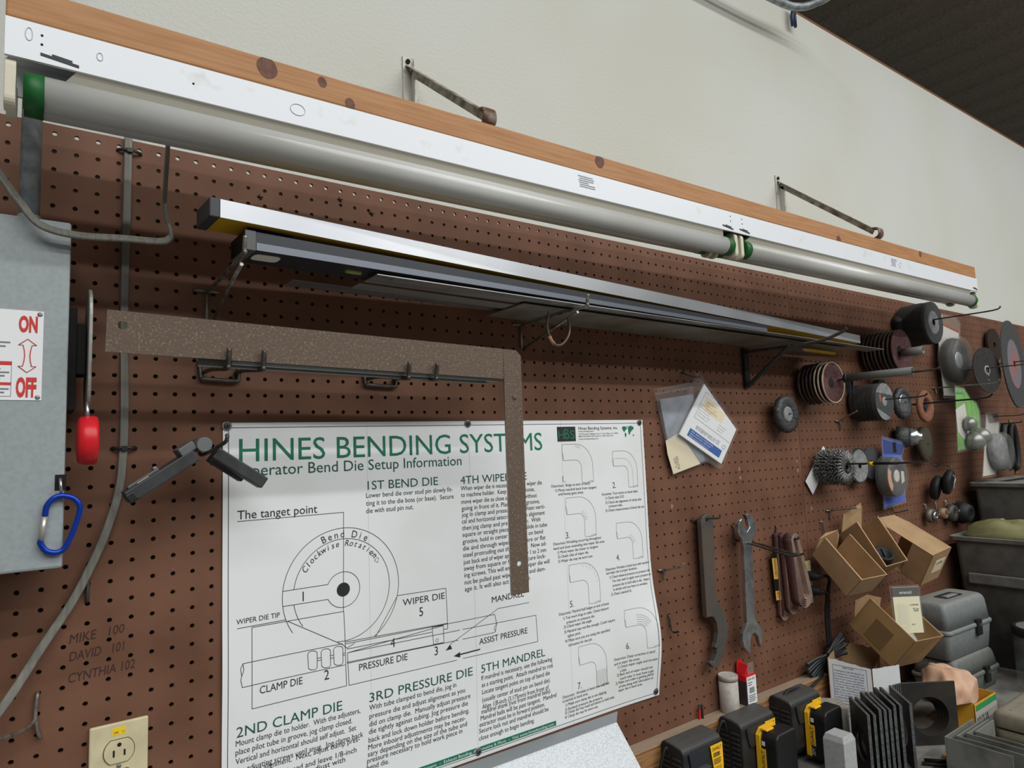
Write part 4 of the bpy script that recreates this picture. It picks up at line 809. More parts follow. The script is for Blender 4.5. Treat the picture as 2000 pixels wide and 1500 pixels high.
m=MB(); m.lathe((1.105,-.0302,-.5835),(0,-1,0),[(0,.0045),(.0008,.0045)],14); m.build('hang_hole',darkM,sp_)
r=thing('double_hook','long double prong hook carrying the open ended wrench','hook',(1.245,0,-.65))
m=MB(); m.tube(spline([(1.236,.004,-.612),(1.236,-.005,-.616),(1.237,-.006,-.64),(1.240,-.007,-.648),(1.256,-.007,-.648),(1.259,-.006,-.64),(1.260,-.005,-.616),(1.260,.004,-.612)],4),.0024,8); m.build('base',dwireM,r)
for x,dx in ((1.238,-.003),(1.259,0.0)):
    m=MB(); m.tube(spline([(x,-.007,-.6475),(x+.001,-.06,-.655),(x+dx+.002,-.130,-.667),(x+dx+.003,-.165,-.670),(x+dx+.003,-.176,-.664)],5),.0026,8); m.build('prong',dwireM,r)
wr=thing('wrench','chromed open ended wrench hanging on the long double hook','wrench',(1.23,0,-.92))
w0=[(1.2125,-.5955),(1.2215,-.5905),(1.2275,-.612),(1.2385,-.6235),(1.2510,-.6150),(1.2470,-.5960),(1.2370,-.5835),(1.2470,-.5810),(1.2620,-.5870),(1.2740,-.602),(1.2770,-.619),(1.2710,-.634),(1.2585,-.6455),(1.2555,-.66),(1.2475,-.8320),(1.2555,-.8450),(1.2690,-.8560),(1.2740,-.872),(1.2690,-.891),(1.2630,-.905),(1.2585,-.892),(1.2540,-.877),(1.2430,-.8660),(1.2300,-.8690),(1.2230,-.8830),(1.2225,-.9000),(1.2225,-.9150),(1.2100,-.9060),(1.1985,-.8920),(1.1935,-.876),(1.1965,-.860),(1.2060,-.849),(1.2155,-.8390),(1.2235,-.66),(1.2215,-.645),(1.2095,-.632),(1.2060,-.618),(1.2070,-.604)]
m=MB(); m.prism(w0,(0,-.043,0),ux,uz,(0,.012,0)); m.build('body',chromeM,wr,.0022)
m=MB()
for k,t in enumerate(('CHROME','VANADIUM')): text(m,t,(1.2425-.0015*k,-.0434,-.70-.062*k),Vector((-.045,0,-1)).normalized(),Vector((1,0,-.045)).normalized(),.042,.007)
m.build('stamping',mat('stamp_gray',(126,128,132),0.4,.6),wr)
hook([(1.4215,.004,-.630),(1.4215,-.004,-.634),(1.416,-.006,-.648),(1.4135,-.035,-.6590),(1.414,-.066,-.6590),(1.4145,-.070,-.652)],'peg hook holding the sanding belts',.0026)
m=MB(); m.prism([(1.3725,-.696),(1.3955,-.698),(1.4030,-.822),(1.3800,-.8185)],(0,-.013,0),ux,uz,(0,-.0012,0)); bd=m.build('belt_sleeve',blackM); tag(bd,'narrow black and yellow card sleeve behind the sanding belts','sleeve')
m=MB()
for z0,z1 in ((-.7085,-.762),(-.792,-.8155)):
    k=lambda z:(-.696-z)/.124*.0075
    m.add([(1.3735+k(z0),-.0146,z0),(1.3950+k(z0),-.0146,z0-.002),(1.3950+k(z1),-.0146,z1-.002),(1.3735+k(z1),-.0146,z1)],[(3,2,1,0)])
m.build('yellow_panels',mat('amber_panel',(214,166,74),0.6),bd)
m=MB(); dn=Vector((.06,0,-1)).normalized(); rt=Vector((1,0,.06)).normalized()
text(m,'SANDING BELT',(1.3815,-.015,-.712),dn,rt,.045,.008); m.build('sleeve_print',printM,bd); m=MB(); text(m,'80-X',(1.386,-.015,-.796),dn,rt,.014,.006); m.build('grit_print',printM,bd)
def belt(y0,y1,top,bot,hw,lab,th=.0011):
    # endless cloth loop in a plane along the wall, its width running out along the hook
    t=Vector((top[0],0,top[1])); b_=Vector((bot[0],0,bot[1])); d=(b_-t).normalized(); n=Vector((d.z,0,-d.x)); L_=(b_-t).length; P=[]
    r0=hw*.55
    for k in range(9): a=PI*k/8; P.append(t+d*(r0-r0*math.sin(a))+n*(r0*math.cos(a)))
    P.append(t+d*L_*.5-n*hw*.86)
    for k in range(9): a=PI*k/8; P.append(b_-d*(hw-hw*math.sin(a))-n*(hw*math.cos(a)))
    P.append(t+d*L_*.5+n*hw*.80)
    P=spline(P,3,close=True); N_=len(P); rings=[]
    C_=sum(P,Vector())/N_; m=MB(); vs=[]
    for i in range(N_):
        tg=(P[(i+1)%N_]-P[i-1]).normalized(); nn=Vector((tg.z,0,-tg.x)); 
        if nn.dot(P[i]-C_)<0: nn=-nn
        for o,y in ((nn*th,y0),(nn*th,y1),(-nn*0,y1),(-nn*0,y0)): vs.append((P[i].x+o.x,y,P[i].z+o.z))
    fs=[];ms=[]
    for i in range(N_):
        j=(i+1)%N_
        for k,mm in ((0,0),(1,1),(2,1),(3,1)): fs.append((4*i+k,4*i+(k+1)%4,4*j+(k+1)%4,4*j+k)); ms.append(mm)
    m.v=vs; m.f=fs; m.m=ms; m.s=[True if q==0 else False for q in ms]
    o=m.build('sanding_belt',[belt1M,beltbM]); tag(o,lab,'sanding belt','sanding belts on the peg hook'); return o
belt(-.004,-.0175,(1.411,-.648),(1.410,-.869),.0165,'longest maroon sanding belt, hanging nearest the wall')
belt(-.0185,-.0335,(1.4115,-.647),(1.428,-.853),.0185,'maroon sanding belt in the middle of the hanging bunch')
for k in range(5): belt(-.0350-.0002*k,-.0600+.0004*k,(1.4115+.0006*k,-.647-.0022*k),(1.4470+.001*k,-.834+.0046*k),.0290-.0040*k,'one of the five maroon sanding belts nested at the front of the hook')
hook([[(.962,.004,-.684),(.962,-.004,-.685),(.975,-.005,-.6865),(.988,-.004,-.685),(.988,.004,-.684)],[(.974,-.005,-.686),(.974,-.006,-.707)],[(.974,-.006,-.686),(.974,-.02,-.683),(.972,-.050,-.675),(.970,-.066,-.668),(.970,-.070,-.663)]],'empty peg hook with T base just right of the poster edge',.0022,wireM)
hook([(.9855,.004,-.786),(.9857,-.004,-.79),(.9870,-.006,-.812),(.988,-.012,-.8235),(.983,-.035,-.816)],'small empty peg hook below the other beside the poster corner',.0022)
hook([(1.635,.004,-.641),(1.638,-.004,-.640),(1.644,-.006,-.648),(1.648,-.006,-.668),(1.653,-.01,-.678),(1.66,-.02,-.679)],'empty zinc peg hook above the cardboard boxes',.0022,wireM)
# ---------------------------------------------------------------- wheels and discs on long hooks
OUT=(0,-1,0)
def longhook(x,z,y1,tip,lab,r=.0024,m_=None,wide=.017,slope=0.0):
    return hook([[(x-wide,.004,z),(x-wide*.9,-.004,z),(x,-.005,z),(x+wide*.9,-.004,z),(x+wide,.004,z)],[(x,-.005,z),(x,-.007,z-.024)],[(x,-.005,z),(x,y1*.5,z+slope*.5),(x,y1+.02,z+slope),(x,y1,z+slope+tip)]],lab,r,m_ or dwireM)
def flapdisc(x,y,z,R_,lab,grp,rim=rimM,face=abrM,front=False):
    r=thing('flap_disc',lab,'sanding disc',(x,y,z-R_),grp)
    m=MB(); m.lathe((x,y,z),OUT,[(.0015,R_*.30),(-.001,R_*.42),(.0035,R_*.62),(.0085,R_*.965),(.0060,R_*.99),(.0040,R_*.985),(-.003,R_*.62),(-.006,R_*.30)],40,cap0=True,cap1=True); m.build('abrasive_face',face,r)
    m=MB(); m.lathe((x,y,z),OUT,[(.0085,R_*.95),(.0100,R_*.985),(.0088,R_*1.01),(.0055,R_*1.005),(.0050,R_*.97)],40,cap0=False,cap1=False); m.build('rim',rim,r)
    if front: m=MB(); m.lathe((x,y,z),OUT,[(.0012,R_*.28),(.002,R_*.22),(.0022,.012)],28); m.build('hub',darkM,r)
    return r
g='maroon sanding discs on the upper gray pipe hook'
def stack(x,z,y0,dy,n,R_,grp,names,rim=None,face=abrM):
    base=None
    for k in range(n):
        lab=names(k)
        rm=rimM if (rim is None and k>=n-3) else drimM
        xx=x+random.uniform(-.0015,.0015); zz=z+random.uniform(-.0015,.0015)
        flapdisc(xx,y0-dy*k,zz,R_*(1-.012*random.random()),lab,grp,rm,face,k==n-1)
g='maroon sanding discs on the lower gray pipe hook'
stack(1.606,-.2505,-.014,.0115,7,.057,g,lambda k:'frontmost maroon sanding disc with pale rim on the lower gray pipe hook' if k==6 else 'one of the maroon sanding discs stacked behind the front one on the lower gray pipe')
def pipe(x,z,y0,y1,lab,r_=.0105):
    m=MB(); m.lathe((x,y0,z),OUT,[(0,r_),(y0-y1,r_),(y0-y1,r_*.66),(y0-y1-.04,r_*.66)],20,cap0=True,cap1=True); o=m.build('plastic_pipe',pvcM); tag(o,lab,'pipe')
longhook(1.640,-.2435,-.345,.006,'peg hook wire running through the lower gray pipe',.0028)
pipe(1.645,-.2400,-.105,-.281,'gray plastic pipe sleeve pointing outward from the lower sanding discs')
ck=thing('spring_clip','dark clip hanging from the gray pipe against the sanding discs','clip',(1.640,-.118,-.285))
m=MB(); m.lathe((1.645,-.104,-.24),OUT,[(0,.0135),(.010,.0135)],20); m.build('collar',dblackM,ck)
m=MB(); m.box((1.634,-.1235,-.285),(1.638,-.1095,-.250)); m.box((1.648,-.1235,-.285),(1.652,-.1095,-.250)); m.box((1.634,-.1135,-.272),(1.652,-.1095,-.262)); m.build('jaws',dlevM,ck,.001)
stack(1.985,-.145,-.014,.0125,8,.066,'maroon sanding discs on the upper gray pipe hook',lambda k:'frontmost dusky maroon sanding disc on the upper gray pipe hook near ruler ends' if k==7 else 'one of the dark maroon discs stacked behind the front disc on upper gray pipe',rim='dark')
longhook(1.985,-.150,-.168,.0,'peg hook wire inside the upper gray pipe',.0026)
pipe(1.983,-.1520,-.112,-.172,'short gray plastic pipe sleeve on the upper sanding discs',.0125)
# cut-off wheels
def wheel(x,y,z,R_,th,hole,lab,grp,m_=dcutM,label=None,lr=.5,nm='cutting_wheel',cat='wheel',n=40,ax=(0,-1,0)):
    r=thing(nm,lab,cat,(x,y,z-R_),grp)
    m=MB(); m.lathe((x,y,z),ax,[(0,hole),(0,R_),(th,R_),(th,hole),(0,hole)],n,smooth=False,cap0=False,cap1=False); m.build('disc',m_,r)
    if label: m=MB(); m.lathe((x,y,z),ax,[(th+.0004,hole*1.05),(th+.0004,R_*lr)],n,cap0=False,cap1=False); m.build('label',label,r)
    return r
longhook(2.258,-.022,-.292,.010,'long peg hook wire through the thick stack of dark cutting wheels',.0024,slope=-.002)
for k in range(9):
    wheel(2.2565+random.uniform(-.001,.001),-.012-.0098*k,-.0325+random.uniform(-.001,.001),.0712,.0092,.0105,'frontmost gray cutting wheel with pale paper label at top right' if k==8 else 'one of the dark cutting wheels stacked behind the labelled gray wheel','dark cutting wheels on the long hook',cutM if k==8 else dcutM,lblM if k==8 else None,.55)
m=MB(); m.lathe((2.195,-.012,-.028),(-.86,-.3,.25),[(0,.028),(.012,.026),(.03,.006),(.032,.003)],14); o=m.build('rubber_cone',rubM); tag(o,'black rubber cone poking out left of the dark cutting wheels','cone')
# loose wire wheel
def brushwheel(x,y,z,R_,th,hub,lab,m_=dbrM,hm=galvM,grp=None,jit=.03,nm='wire_brush'):
    r=thing(nm,lab,'wire wheel',(x,y,z-R_),grp)
    m=MB(); m.lathe((x,y,z),OUT,[(0.002,hub),(-.003,R_*.8),(0,R_),(th*.5,R_*1.03),(th,R_*.99),(th+.003,R_*.78),(th-.002,hub)],60,jit=jit); 
    random.seed(3)
    for k in range(150):
        a=random.uniform(0,2*PI); rr=R_*random.uniform(.96,1.06); yy=y-random.uniform(0,th); c,s_=math.cos(a),math.sin(a); q=random.uniform(-.12,.12)
        p0=Vector((x+hub*c,yy,z+hub*s_)); p1=Vector((x+rr*math.cos(a+q),yy-random.uniform(-.006,.008),z+rr*math.sin(a+q))); m.tube([p0,p1],.0006,3)
    m.build('bristles',m_,r)
    m=MB(); m.lathe((x,y-th+.004,z),OUT,[(0,hub*1.02),(.003,hub),(.0045,hub*.85),(.0035,hub*.5),(.005,hub*.28),(.005,.003)],28); m.build('hub',hm,r)
    return r
brushwheel(1.4505,-.030,-.3365,.048,.016,.0205,'small dark wire wheel with gray hub alone left of the sanding discs',dbrM,lblM)
hook([(1.4505,.004,-.332),(1.4505,-.01,-.334),(1.4505,-.054,-.336)],'peg hook stub through the small wire wheel hub',.002)
# fibre backed grinding discs
g='dark grinding discs on the middle hook'
for k in range(6):
    wheel(1.885+random.uniform(-.001,.001),-.012-.0135*k,-.3015,.0560,.0128,.011,'frontmost grinding disc with torn gray label on the middle hook' if k==5 else 'one of the dark grinding discs stacked behind the torn label disc','dark grinding discs on the middle hook',dcutM if k<5 else cutM,None,nm='grinding_disc',cat='grinding disc')
fr=[o for o in bpy.data.objects if o.get('label')=='frontmost grinding disc with torn gray label on the middle hook'][0]
m=MB(); R_=.0555; yv=-.0925
for a0,a1 in ((20,150),(200,300)):
    pts=[(1.885+R_*math.cos(math.radians(a)),-.3015+R_*math.sin(math.radians(a))) for a in range(a0,a1+1,10)]; m.add([(p[0],yv,p[1]) for p in pts],[tuple(range(len(pts)))[::-1]])
m.build('torn_label',lblM,fr)
m=MB(); m.lathe((1.885,-.0922,-.3015),OUT,[(0,.020),(-.001,.016),(.001,.012)],24); m.build('flange',galvM,fr)
m=MB(); m.add([(1.852,-.0927,-.285),(1.861,-.0927,-.276),(1.864,-.0927,-.296),(1.858,-.0927,-.305)],[(0,3,2,1)]); m.build('orange_print',mat('rust_orange',(170,90,60),0.7),fr)
longhook(1.8865,-.295,-.212,.008,'peg hook wire through the dark grinding discs',.0024)
brushwheel(2.056,-.058,-.3035,.0490,.014,.030,'small wire cup wheel with shiny round plate behind the grinding disc hook',dbrM,chromeM)
hook([(2.056,.004,-.300),(2.056,-.01,-.300),(2.056,-.082,-.3005)],'peg hook stub through the shiny plate wire wheel',.002)
m=MB(); m.prism(rrect(1.985,-.272,2.03,-.225,.012,4),(0,-.012,0),ux,uz,(0,-.02,0)); o=m.build('gray_block',dlevM); tag(o,'dark gray block hanging beneath the lower gray pipe','block')
hook([[(1.766,.004,-.3545),(1.766,-.004,-.3545),(1.781,-.005,-.355),(1.796,-.004,-.3555),(1.796,.004,-.3555)],[(1.781,-.005,-.355),(1.784,-.006,-.379)],[(1.781,-.005,-.355),(1.777,-.03,-.343),(1.772,-.060,-.331),(1.772,-.064,-.326)]],'empty zinc peg hook between the sanding discs and grinding discs',.0024,wireM)
r=thing('grinding_ring','rusty orange grinding ring with open centre on hook','grinding disc',(2.217,-.07,-.367))
m=MB(); m.lathe((2.217,-.058,-.3120),OUT,[(0,.024),(.0,.051),(.004,.0535),(.010,.053),(.0125,.049),(.0135,.034),(.011,.0265),(0,.024)],36,cap0=False,cap1=False); m.build('ring',oraM,r)
m=MB(); m.lathe((2.217,-.058,-.3120),OUT,[(.002,.0245),(.004,.020),(.004,.009)],28,cap0=False,cap1=False); m.lathe((2.217,-.058,-.3120),OUT,[(-.002,.012),(.010,.010)],16); m.build('core',dlevM,r)
longhook(2.209,-.304,-.262,.012,'black peg hook wire through the orange grinding ring',.0028,blackM,slope=.006)
# cup brush, brown pad, dark fibre disc, large wheels
r=thing('cup_brush','wire cup brush with shiny metal cup hanging above the blue package','brush',(2.13,-.04,-.44))
m=MB(); m.lathe((2.116,-.010,-.4105),(.28,-1,-.03),[(0,.022),(.004,.037),(.018,.035),(.040,.0295)],40,jit=.03); m.build('bristles',dbrM,r)
m=MB(); m.lathe((2.1265,-.0475,-.4115),(.28,-1,-.03),[(0,.029),(.008,.0285),(.014,.026),(.022,.023),(.026,.016),(.030,.013),(.036,.012),(.036,.005)],32); m.build('cup',chromeM,r)
hook([(2.13,.004,-.405),(2.131,-.02,-.408),(2.141,-.085,-.4125)],'peg hook stub through the wire cup brush',.002)
r=thing('scouring_pad','round olive brown scouring pad hanging right of the wire cup brush','pad',(2.262,-.03,-.496))
m=MB(); m.lathe((2.262,-.022,-.4375),(.10,-1,.02),[(0,.05),(.003,.0585),(.012,.060),(.018,.057),(.020,.03),(.020,.002)],36,jit=.012); m.build('disc',olivM,r)
hook([(2.262,.004,-.43),(2.262,-.02,-.433),(2.2625,-.048,-.436)],'peg hook stub behind the olive pad',.002)
wheel(3.0,-.014,-.052,.068,.008,.012,'dark brown disc hanging on the board behind the two big wheels',None,mat('dark_brown_disc',(48,30,24),0.9),nm='fibre_disc',cat='disc')
r=wheel(2.545,-.138,-.187,.0815,.0035,.010,'dark gray cut-off wheel with worn centre in front of the biggest wheel',None,dcutM,None,nm='cutoff_wheel',ax=(-.17,-1,.03))
m=MB(); m.lathe((2.545,-.138,-.187),(-.17,-1,.03),[(.0036,.017),(.0042,.011)],16,cap0=False,cap1=False); m.tube(spline([(2.545,-.1425,-.205),(2.556,-.139,-.212),(2.552,-.140,-.222),(2.536,-.1445,-.224)],4),.0028,6); m.build('scuffed_centre',galvM,r)
longhook(2.545,-.180,-.33,.004,'long peg hook wire through the two big wheels at far right',.0022)
wheel(2.765,-.150,-.157,.1635,.0045,.012,'biggest gray abrasive wheel with red and blue label at far right',None,cutM,mat('red_blue_label',(150,96,92),0.7,c2=(112,108,118),ns=9,lo=.42,hi=.55),.56,nm='abrasive_wheel',ax=(.10,-1,.02))
longhook(2.765,-.150,-.20,.004,'peg hook wire through the biggest abrasive wheel',.0022)
# packages in clear blisters
def blister(lab,quad,y,card,dome,dr,dd,items=None,extra=None,hookat=None):
    r=thing('blister_pack',lab,'package',((quad[0][0]+quad[2][0])/2,y,min(q[1] for q in quad)))
    m=MB(); m.prism(quad,(0,y,0),ux,uz,(0,-.0012,0)); cd_=m.build('backing_card',card,r)
    q=[( (p[0]-sum(a[0] for a in quad)/len(quad))*1.07+sum(a[0] for a in quad)/len(quad),(p[1]-sum(a[1] for a in quad)/len(quad))*1.05+sum(a[1] for a in quad)/len(quad)) for p in quad]
    m=MB(); m.prism(q,(0,y-.0016,0),ux,uz,(0,-.0012,0)); m.tube([(p[0],y-.002,p[1]) for p in q],.002,6,close=True); m.build('clear_shell',plasM,r)
    if dome:
        m=MB(); m.lathe((dome[0],y-.003,dome[1]),OUT,[(0,dr),(dd*.8,dr*.96),(dd,dr*.88),(dd*1.02,dr*.5),(dd*.86,dr*.42),(dd*.86,.002)],40,cap0=False,cap1=False); m.build('clear_dome',plas2M,r)
    return r,cd_
r,cd_=blister('white carded wire wheel in a clear blister beside the dark cutting wheels',[(2.470,-.268),(2.572,-.268),(2.665,.008),(2.64,.028),(2.52,.030),(2.470,.0)],-.024,wcardM,(2.532,-.142),.090,.055)
m=MB(); m.prism([(2.51,-.002),(2.651,-.022),(2.664,.008),(2.64,.027),(2.525,.029)],(0,-.0256,0),ux,uz,(0,-.0006,0)); m.build('tan_header',mat('tan_header',(128,106,88),0.7),cd_)
m=MB(); m.obox((2.51,-.0264,-.0075),(.141,0,-.020),(0,.0004,0),(0,0,.004)); m.build('red_line',redPM,cd_)
m=MB(); m.lathe((2.532,-.034,-.142),OUT,[(0,.03),(0,.080),(.018,.083),(.03,.076),(.026,.03)],44,jit=.05); m.build('wire_brush_inside',mat('black_bristle',(60,60,60),0.6,c2=(40,40,40),ns=200),r)
m=MB(); m.lathe((2.532,-.058,-.142),OUT,[(0,.034),(.004,.030),(.004,.012)],24); m.build('wheel_hub',galvM,r)
r,cd_=blister('lime green carded cup brushes in a clear blister at far right',[(2.342,-.463),(2.535,-.452),(2.548,-.330),(2.53,-.300),(2.485,-.288),(2.44,-.252),(2.372,-.247)],-.100,limeM,None,0,0)
m=MB(); m.prism([(2.352,-.325),(2.430,-.302),(2.445,-.40),(2.40,-.43),(2.352,-.40)],(0,-.1016,0),ux,uz,(0,-.0006,0)); m.build('pale_panel',wcardM,cd_)
m=MB(); text(m,'clean-up brush',(2.372,-.1018,-.272),ux,uz,.050,.010); m.build('card_print',bluepM,cd_)
for i,(x,z,rr,ln) in enumerate(((2.41,-.372,.024,.035),(2.425,-.43,.032,.05),(2.48,-.415,.030,.05))):
    m=MB(); m.lathe((x,-.105,z),(.15,-1,-.25),[(0,rr),(ln*.5,rr),(ln*.8,rr*.7),(ln,.006)],24); m.build('cup_brush_inside',mat('shiny_cup',(140,140,136),0.35,.6),r)
m=MB(); m.box((2.355,-.155,-.462),(2.53,-.1035,-.345)); m.build('clear_pocket',plasM,r,.012)
longhook(2.455,-.240,-.205,.010,'peg hook wire holding the lime green package',.0024,wireM)
r,cd_=blister('pale carded wheel in a round clear blister above the gray bins',[(2.585,-.562),(2.70,-.560),(2.785,-.375),(2.775,-.335),(2.675,-.338)],-.078,wcardM,(2.702,-.478),.074,.045)
m=MB(); m.prism([(2.69,-.372),(2.785,-.368),(2.776,-.336),(2.676,-.339)],(0,-.0796,0),ux,uz,(0,-.0006,0)); m.build('mauve_header',mat('mauve_header',(132,106,104),0.7),cd_)
m=MB(); m.lathe((2.702,-.085,-.478),OUT,[(0,.02),(0,.066),(.020,.066),(.020,.02)],36,jit=.02); m.build('wheel_inside',lblM,r)
longhook(2.73,-.348,-.18,.004,'thin peg hook wire holding the round blister package',.002)
r,cd_=blister('blue carded cutting discs in a clear blister above the cardboard boxes',[(1.940,-.622),(2.075,-.612),(2.078,-.47),(2.11,-.432),(1.966,-.410)],-.036,bluecM,(1.952+.012,-.530),.068,.040)
m=MB(); m.prism([(1.968,-.415),(2.105,-.436),(2.080,-.466),(1.965,-.458)],(0,-.0376,0),ux,uz,(0,-.0006,0)); m.build('navy_header',mat('navy_header',(24,50,120),0.6),cd_)
m=MB(); m.box((2.025,-.0392,-.458),(2.045,-.0384,-.425)); m.build('hang_slot',darkM,cd_)
m=MB(); m.lathe((1.964,-.044,-.530),OUT,[(0,.01),(0,.060),(.026,.060),(.026,.011),(0,.01)],36,smooth=False,cap0=False,cap1=False); dk=m.build('disc_inside',cutM,r)
m=MB(); pts=[(1.964+rr*math.cos(math.radians(a)),-.530+rr*math.sin(math.radians(a))) for rr,rng in ((.056,range(150,232,8)),(.036,range(224,149,-8))) for a in rng]; m.add([(p[0],-.0706,p[1]) for p in pts],[tuple(range(len(pts)))[::-1]]); m.build('peach_label',peachM,dk)
m=MB(); m.lathe((1.964,-.0704,-.530),OUT,[(0,.022),(.0004,.012)],24); m.add([(1.992,-.0706,-.553),(2.012,-.0706,-.546),(2.012,-.0706,-.516),(1.992,-.0706,-.514)],[(0,3,2,1)][::1]); m.build('white_label',wcardM,dk)
hook([[(2.056,.004,-.628),(2.056,-.005,-.63),(2.056,-.007,-.645),(2.058,-.012,-.650),(2.055,-.05,-.640),(2.053,-.056,-.636)]],'small empty zinc peg hook just under the blue package',.0022,wireM)
hook([(2.00,.004,-.62),(2.0,-.006,-.622),(1.995,-.012,-.64),(1.985,-.03,-.653)],'bent wire beside the blue package bottom corner',.0018,wireM)
# knotted wire wheels, white card, gray discs
m=MB(); m.prism([(1.675,-.427),(1.5695,-.522),(1.6008,-.561),(1.715,-.455)],(0,-.007,0),ux,uz,(0,-.0006,0)); o=m.build('white_tag',wpaperM); tag(o,'blank white card tucked behind the knotted wire wheels','card')
g='knotted wire wheels on the hook with the yellow mark'
def knot(x,y,z,R_,lab,front):
    r=thing('knot_brush',lab,'wire wheel',(x,y,z-R_),'knotted wire wheels on one hook')
    m=MB()
    n=26
    for k in range(n):
        a=2*PI*k/n; c,s_=math.cos(a),math.sin(a)
        for dy in (0,.008):
            p=[(x+q*math.cos(a+t),y-dy-u_,z+q*math.sin(a+t)) for q,t,u_ in ((.016,0,.002),(.026,.05,.004),(.036,-.04,.003),(R_*.9,.06,.0))]
            m.tube(p,.0034,6)
            for j in range(3): m.tube([p[2],(x+R_*random.uniform(.97,1.06)*math.cos(a+random.uniform(-.13,.13)),y-dy+random.uniform(-.006,.006),z+R_*random.uniform(.97,1.05)*math.sin(a+random.uniform(-.13,.13)))],.0011,3)
    m.build('wire_knots',brushM,r)
    m=MB(); m.lathe((x,y+.002,z),OUT,[(0,.007),(0,.018),(.012,.0195),(.017,.018),(.0175,.013),(.013,.010),(.013,.006)],26,cap0=False,cap1=False); m.build('hub',dblackM if front else galvM,r)
for k in range(4): knot(1.652-.001*k,-.016-.0195*k,-.486,.0505,'frontmost knotted wire wheel with black hub ring' if k==3 else 'one of the knotted wire wheels stacked behind the black hub one',k==3)
hook([[(1.632,.004,-.476),(1.632,-.004,-.476),(1.648,-.005,-.476),(1.664,-.004,-.476),(1.664,.004,-.476)],[(1.648,-.005,-.476),(1.645,-.12,-.4770),(1.617,-.24,-.4745),(1.606,-.30,-.472),(1.605,-.315,-.4665)]],'long peg hook wire with yellow tape through the knotted wire wheels',.0026)
hk_=[o for o in bpy.data.objects if o.get('label','').startswith('long peg hook wire with yellow tape')][0]
m=MB(); m.cyl((1.6372,-.152,-.4765),(1.634,-.166,-.4762),.005,10); m.build('yellow_tape',stickM,hk_)
m=MB(); m.cyl((1.634,-.166,-.4762),(1.618,-.236,-.4748),.0038,10); m.build('black_sleeve',rubM,hk_)
wheel(1.828,-.024,-.4905,.0535,.006,.0085,'gray disc with black rim hanging just right of the knotted wheels',None,dcutM,lblM,.9,nm='grinding_disc',cat='grinding disc')
wheel(1.925,-.012,-.486,.0500,.006,.0085,'plain gray disc half hidden between the black rim disc and blue package',None,cutM,None,nm='grinding_disc',cat='grinding disc')
hook([(1.828,.004,-.484),(1.828,-.02,-.4855),(1.829,-.045,-.4865)],'peg hook stub through the black rim gray disc',.002)
hook([(1.925,.004,-.480),(1.925,-.02,-.4815),(1.925,-.030,-.482)],'peg hook stub through the plain gray disc',.002)
# black cups, ring hooks, hoses
hook([[(2.392,.004,-.512),(2.392,-.004,-.512),(2.408,-.005,-.5125),(2.424,-.004,-.512),(2.424,.004,-.512)],[(2.408,-.005,-.5125),(2.402,-.03,-.513),(2.395,-.055,-.52)]],'peg hook carrying the black rubber cups',.0022,wireM)
for x,y,z,rr,lab in ((2.305,-.020,-.582,.042,'black rubber cup nearest the wall under the olive pad'),(2.322,-.052,-.563,.043,'black rubber cup in front with a worn shiny streak')):
    r=thing('rubber_cup',lab,'rubber cup',(x,y,z-rr)); m=MB(); m.lathe((x,y,z),(.25,-1,-.25),[(0,rr*.55),(.008,rr*.95),(.02,rr),(.028,rr*.9),(.022,rr*.6),(.022,.004)],32); m.build('cup',rubM,r)
    if 'front' in lab: m=MB(); m.tube(spline([(x+.010,y-.029,z+.020),(x+.020,y-.031,z+.006),(x+.008,y-.0315,z-.008),(x+.004,y-.030,z-.026)],4),.0022,6); m.build('worn_streak',galvM,r)
for k,(x,lab) in enumerate(((2.282,'leftmost of three short zinc hooks under the black cups'),(2.360,'middle of three short zinc hooks under the black cups'),(2.441,'rightmost of three short zinc hooks under the black cups'))):
    hook([(x,.004,-.6425),(x,-.006,-.6415),(x+.002,-.008,-.655),(x+.001,-.009,-.672),(x-.002,-.03,-.680),(x-.006,-.048,-.675),(x-.007,-.05,-.670)],lab,.0025,mat('bright_zinc',(176,174,150),0.4,.6))
def washer(x,y,z,R_,r_,th,lab,m_): 
    m=MB(); m.lathe((x,y,z),OUT,[(0,r_),(0,R_),(th*.2,R_*1.05),(th,R_*.9),(th,r_),(0,r_)],26,cap0=False,cap1=False); o=m.build('spacer_ring',m_); tag(o,lab,'ring')
washer(2.279,-.016,-.677,.024,.006,.016,'larger gray spacer ring on the leftmost zinc hook',mat('ring_gray',(112,106,98),0.5,.5)); washer(2.277,-.034,-.677,.0145,.006,.008,'small shiny spacer ring on the leftmost zinc hook',steelM)
washer(2.357,-.018,-.676,.019,.006,.022,'rust brown spacer ring on the middle zinc hook',mat('ring_brown',(140,112,92),0.6,.4)); washer(2.438,-.016,-.682,.030,.006,.020,'large dark spacer ring on the rightmost zinc hook',mat('ring_dark',(70,68,66),0.5,.4))
r=thing('rubber_boot','black ribbed rubber boot hanging right of the zinc hooks','rubber boot',(2.50,-.02,-.73))
m=MB(); m.lathe((2.515,-.010,-.685),(-.15,-1,-.1),[(0,.028),(.006,.040),(.014,.033),(.02,.040),(.03,.036),(.045,.030),(.052,.018),(.045,.012)],28); m.build('boot',rubM,r)
hook([(2.515,.004,-.652),(2.515,-.006,-.653),(2.513,-.02,-.668),(2.51,-.05,-.676)],'zinc hook over the black rubber boot',.0022,wireM)
r=thing('coiled_hose','black coiled hose hanging at the far right edge','hose',(2.945,-.05,-.57))
for k in range(3):
    m=MB(); m.tube(spline([(2.93+.012*k+.030*math.cos(2*PI*j/12),-.03-.018*k,-.465+.085*math.sin(2*PI*j/12)) for j in range(12)],4,close=True),.010,10,close=True); m.build('coil',rubM if k!=1 else mat('gray_hose',(74,76,74),0.6),r)
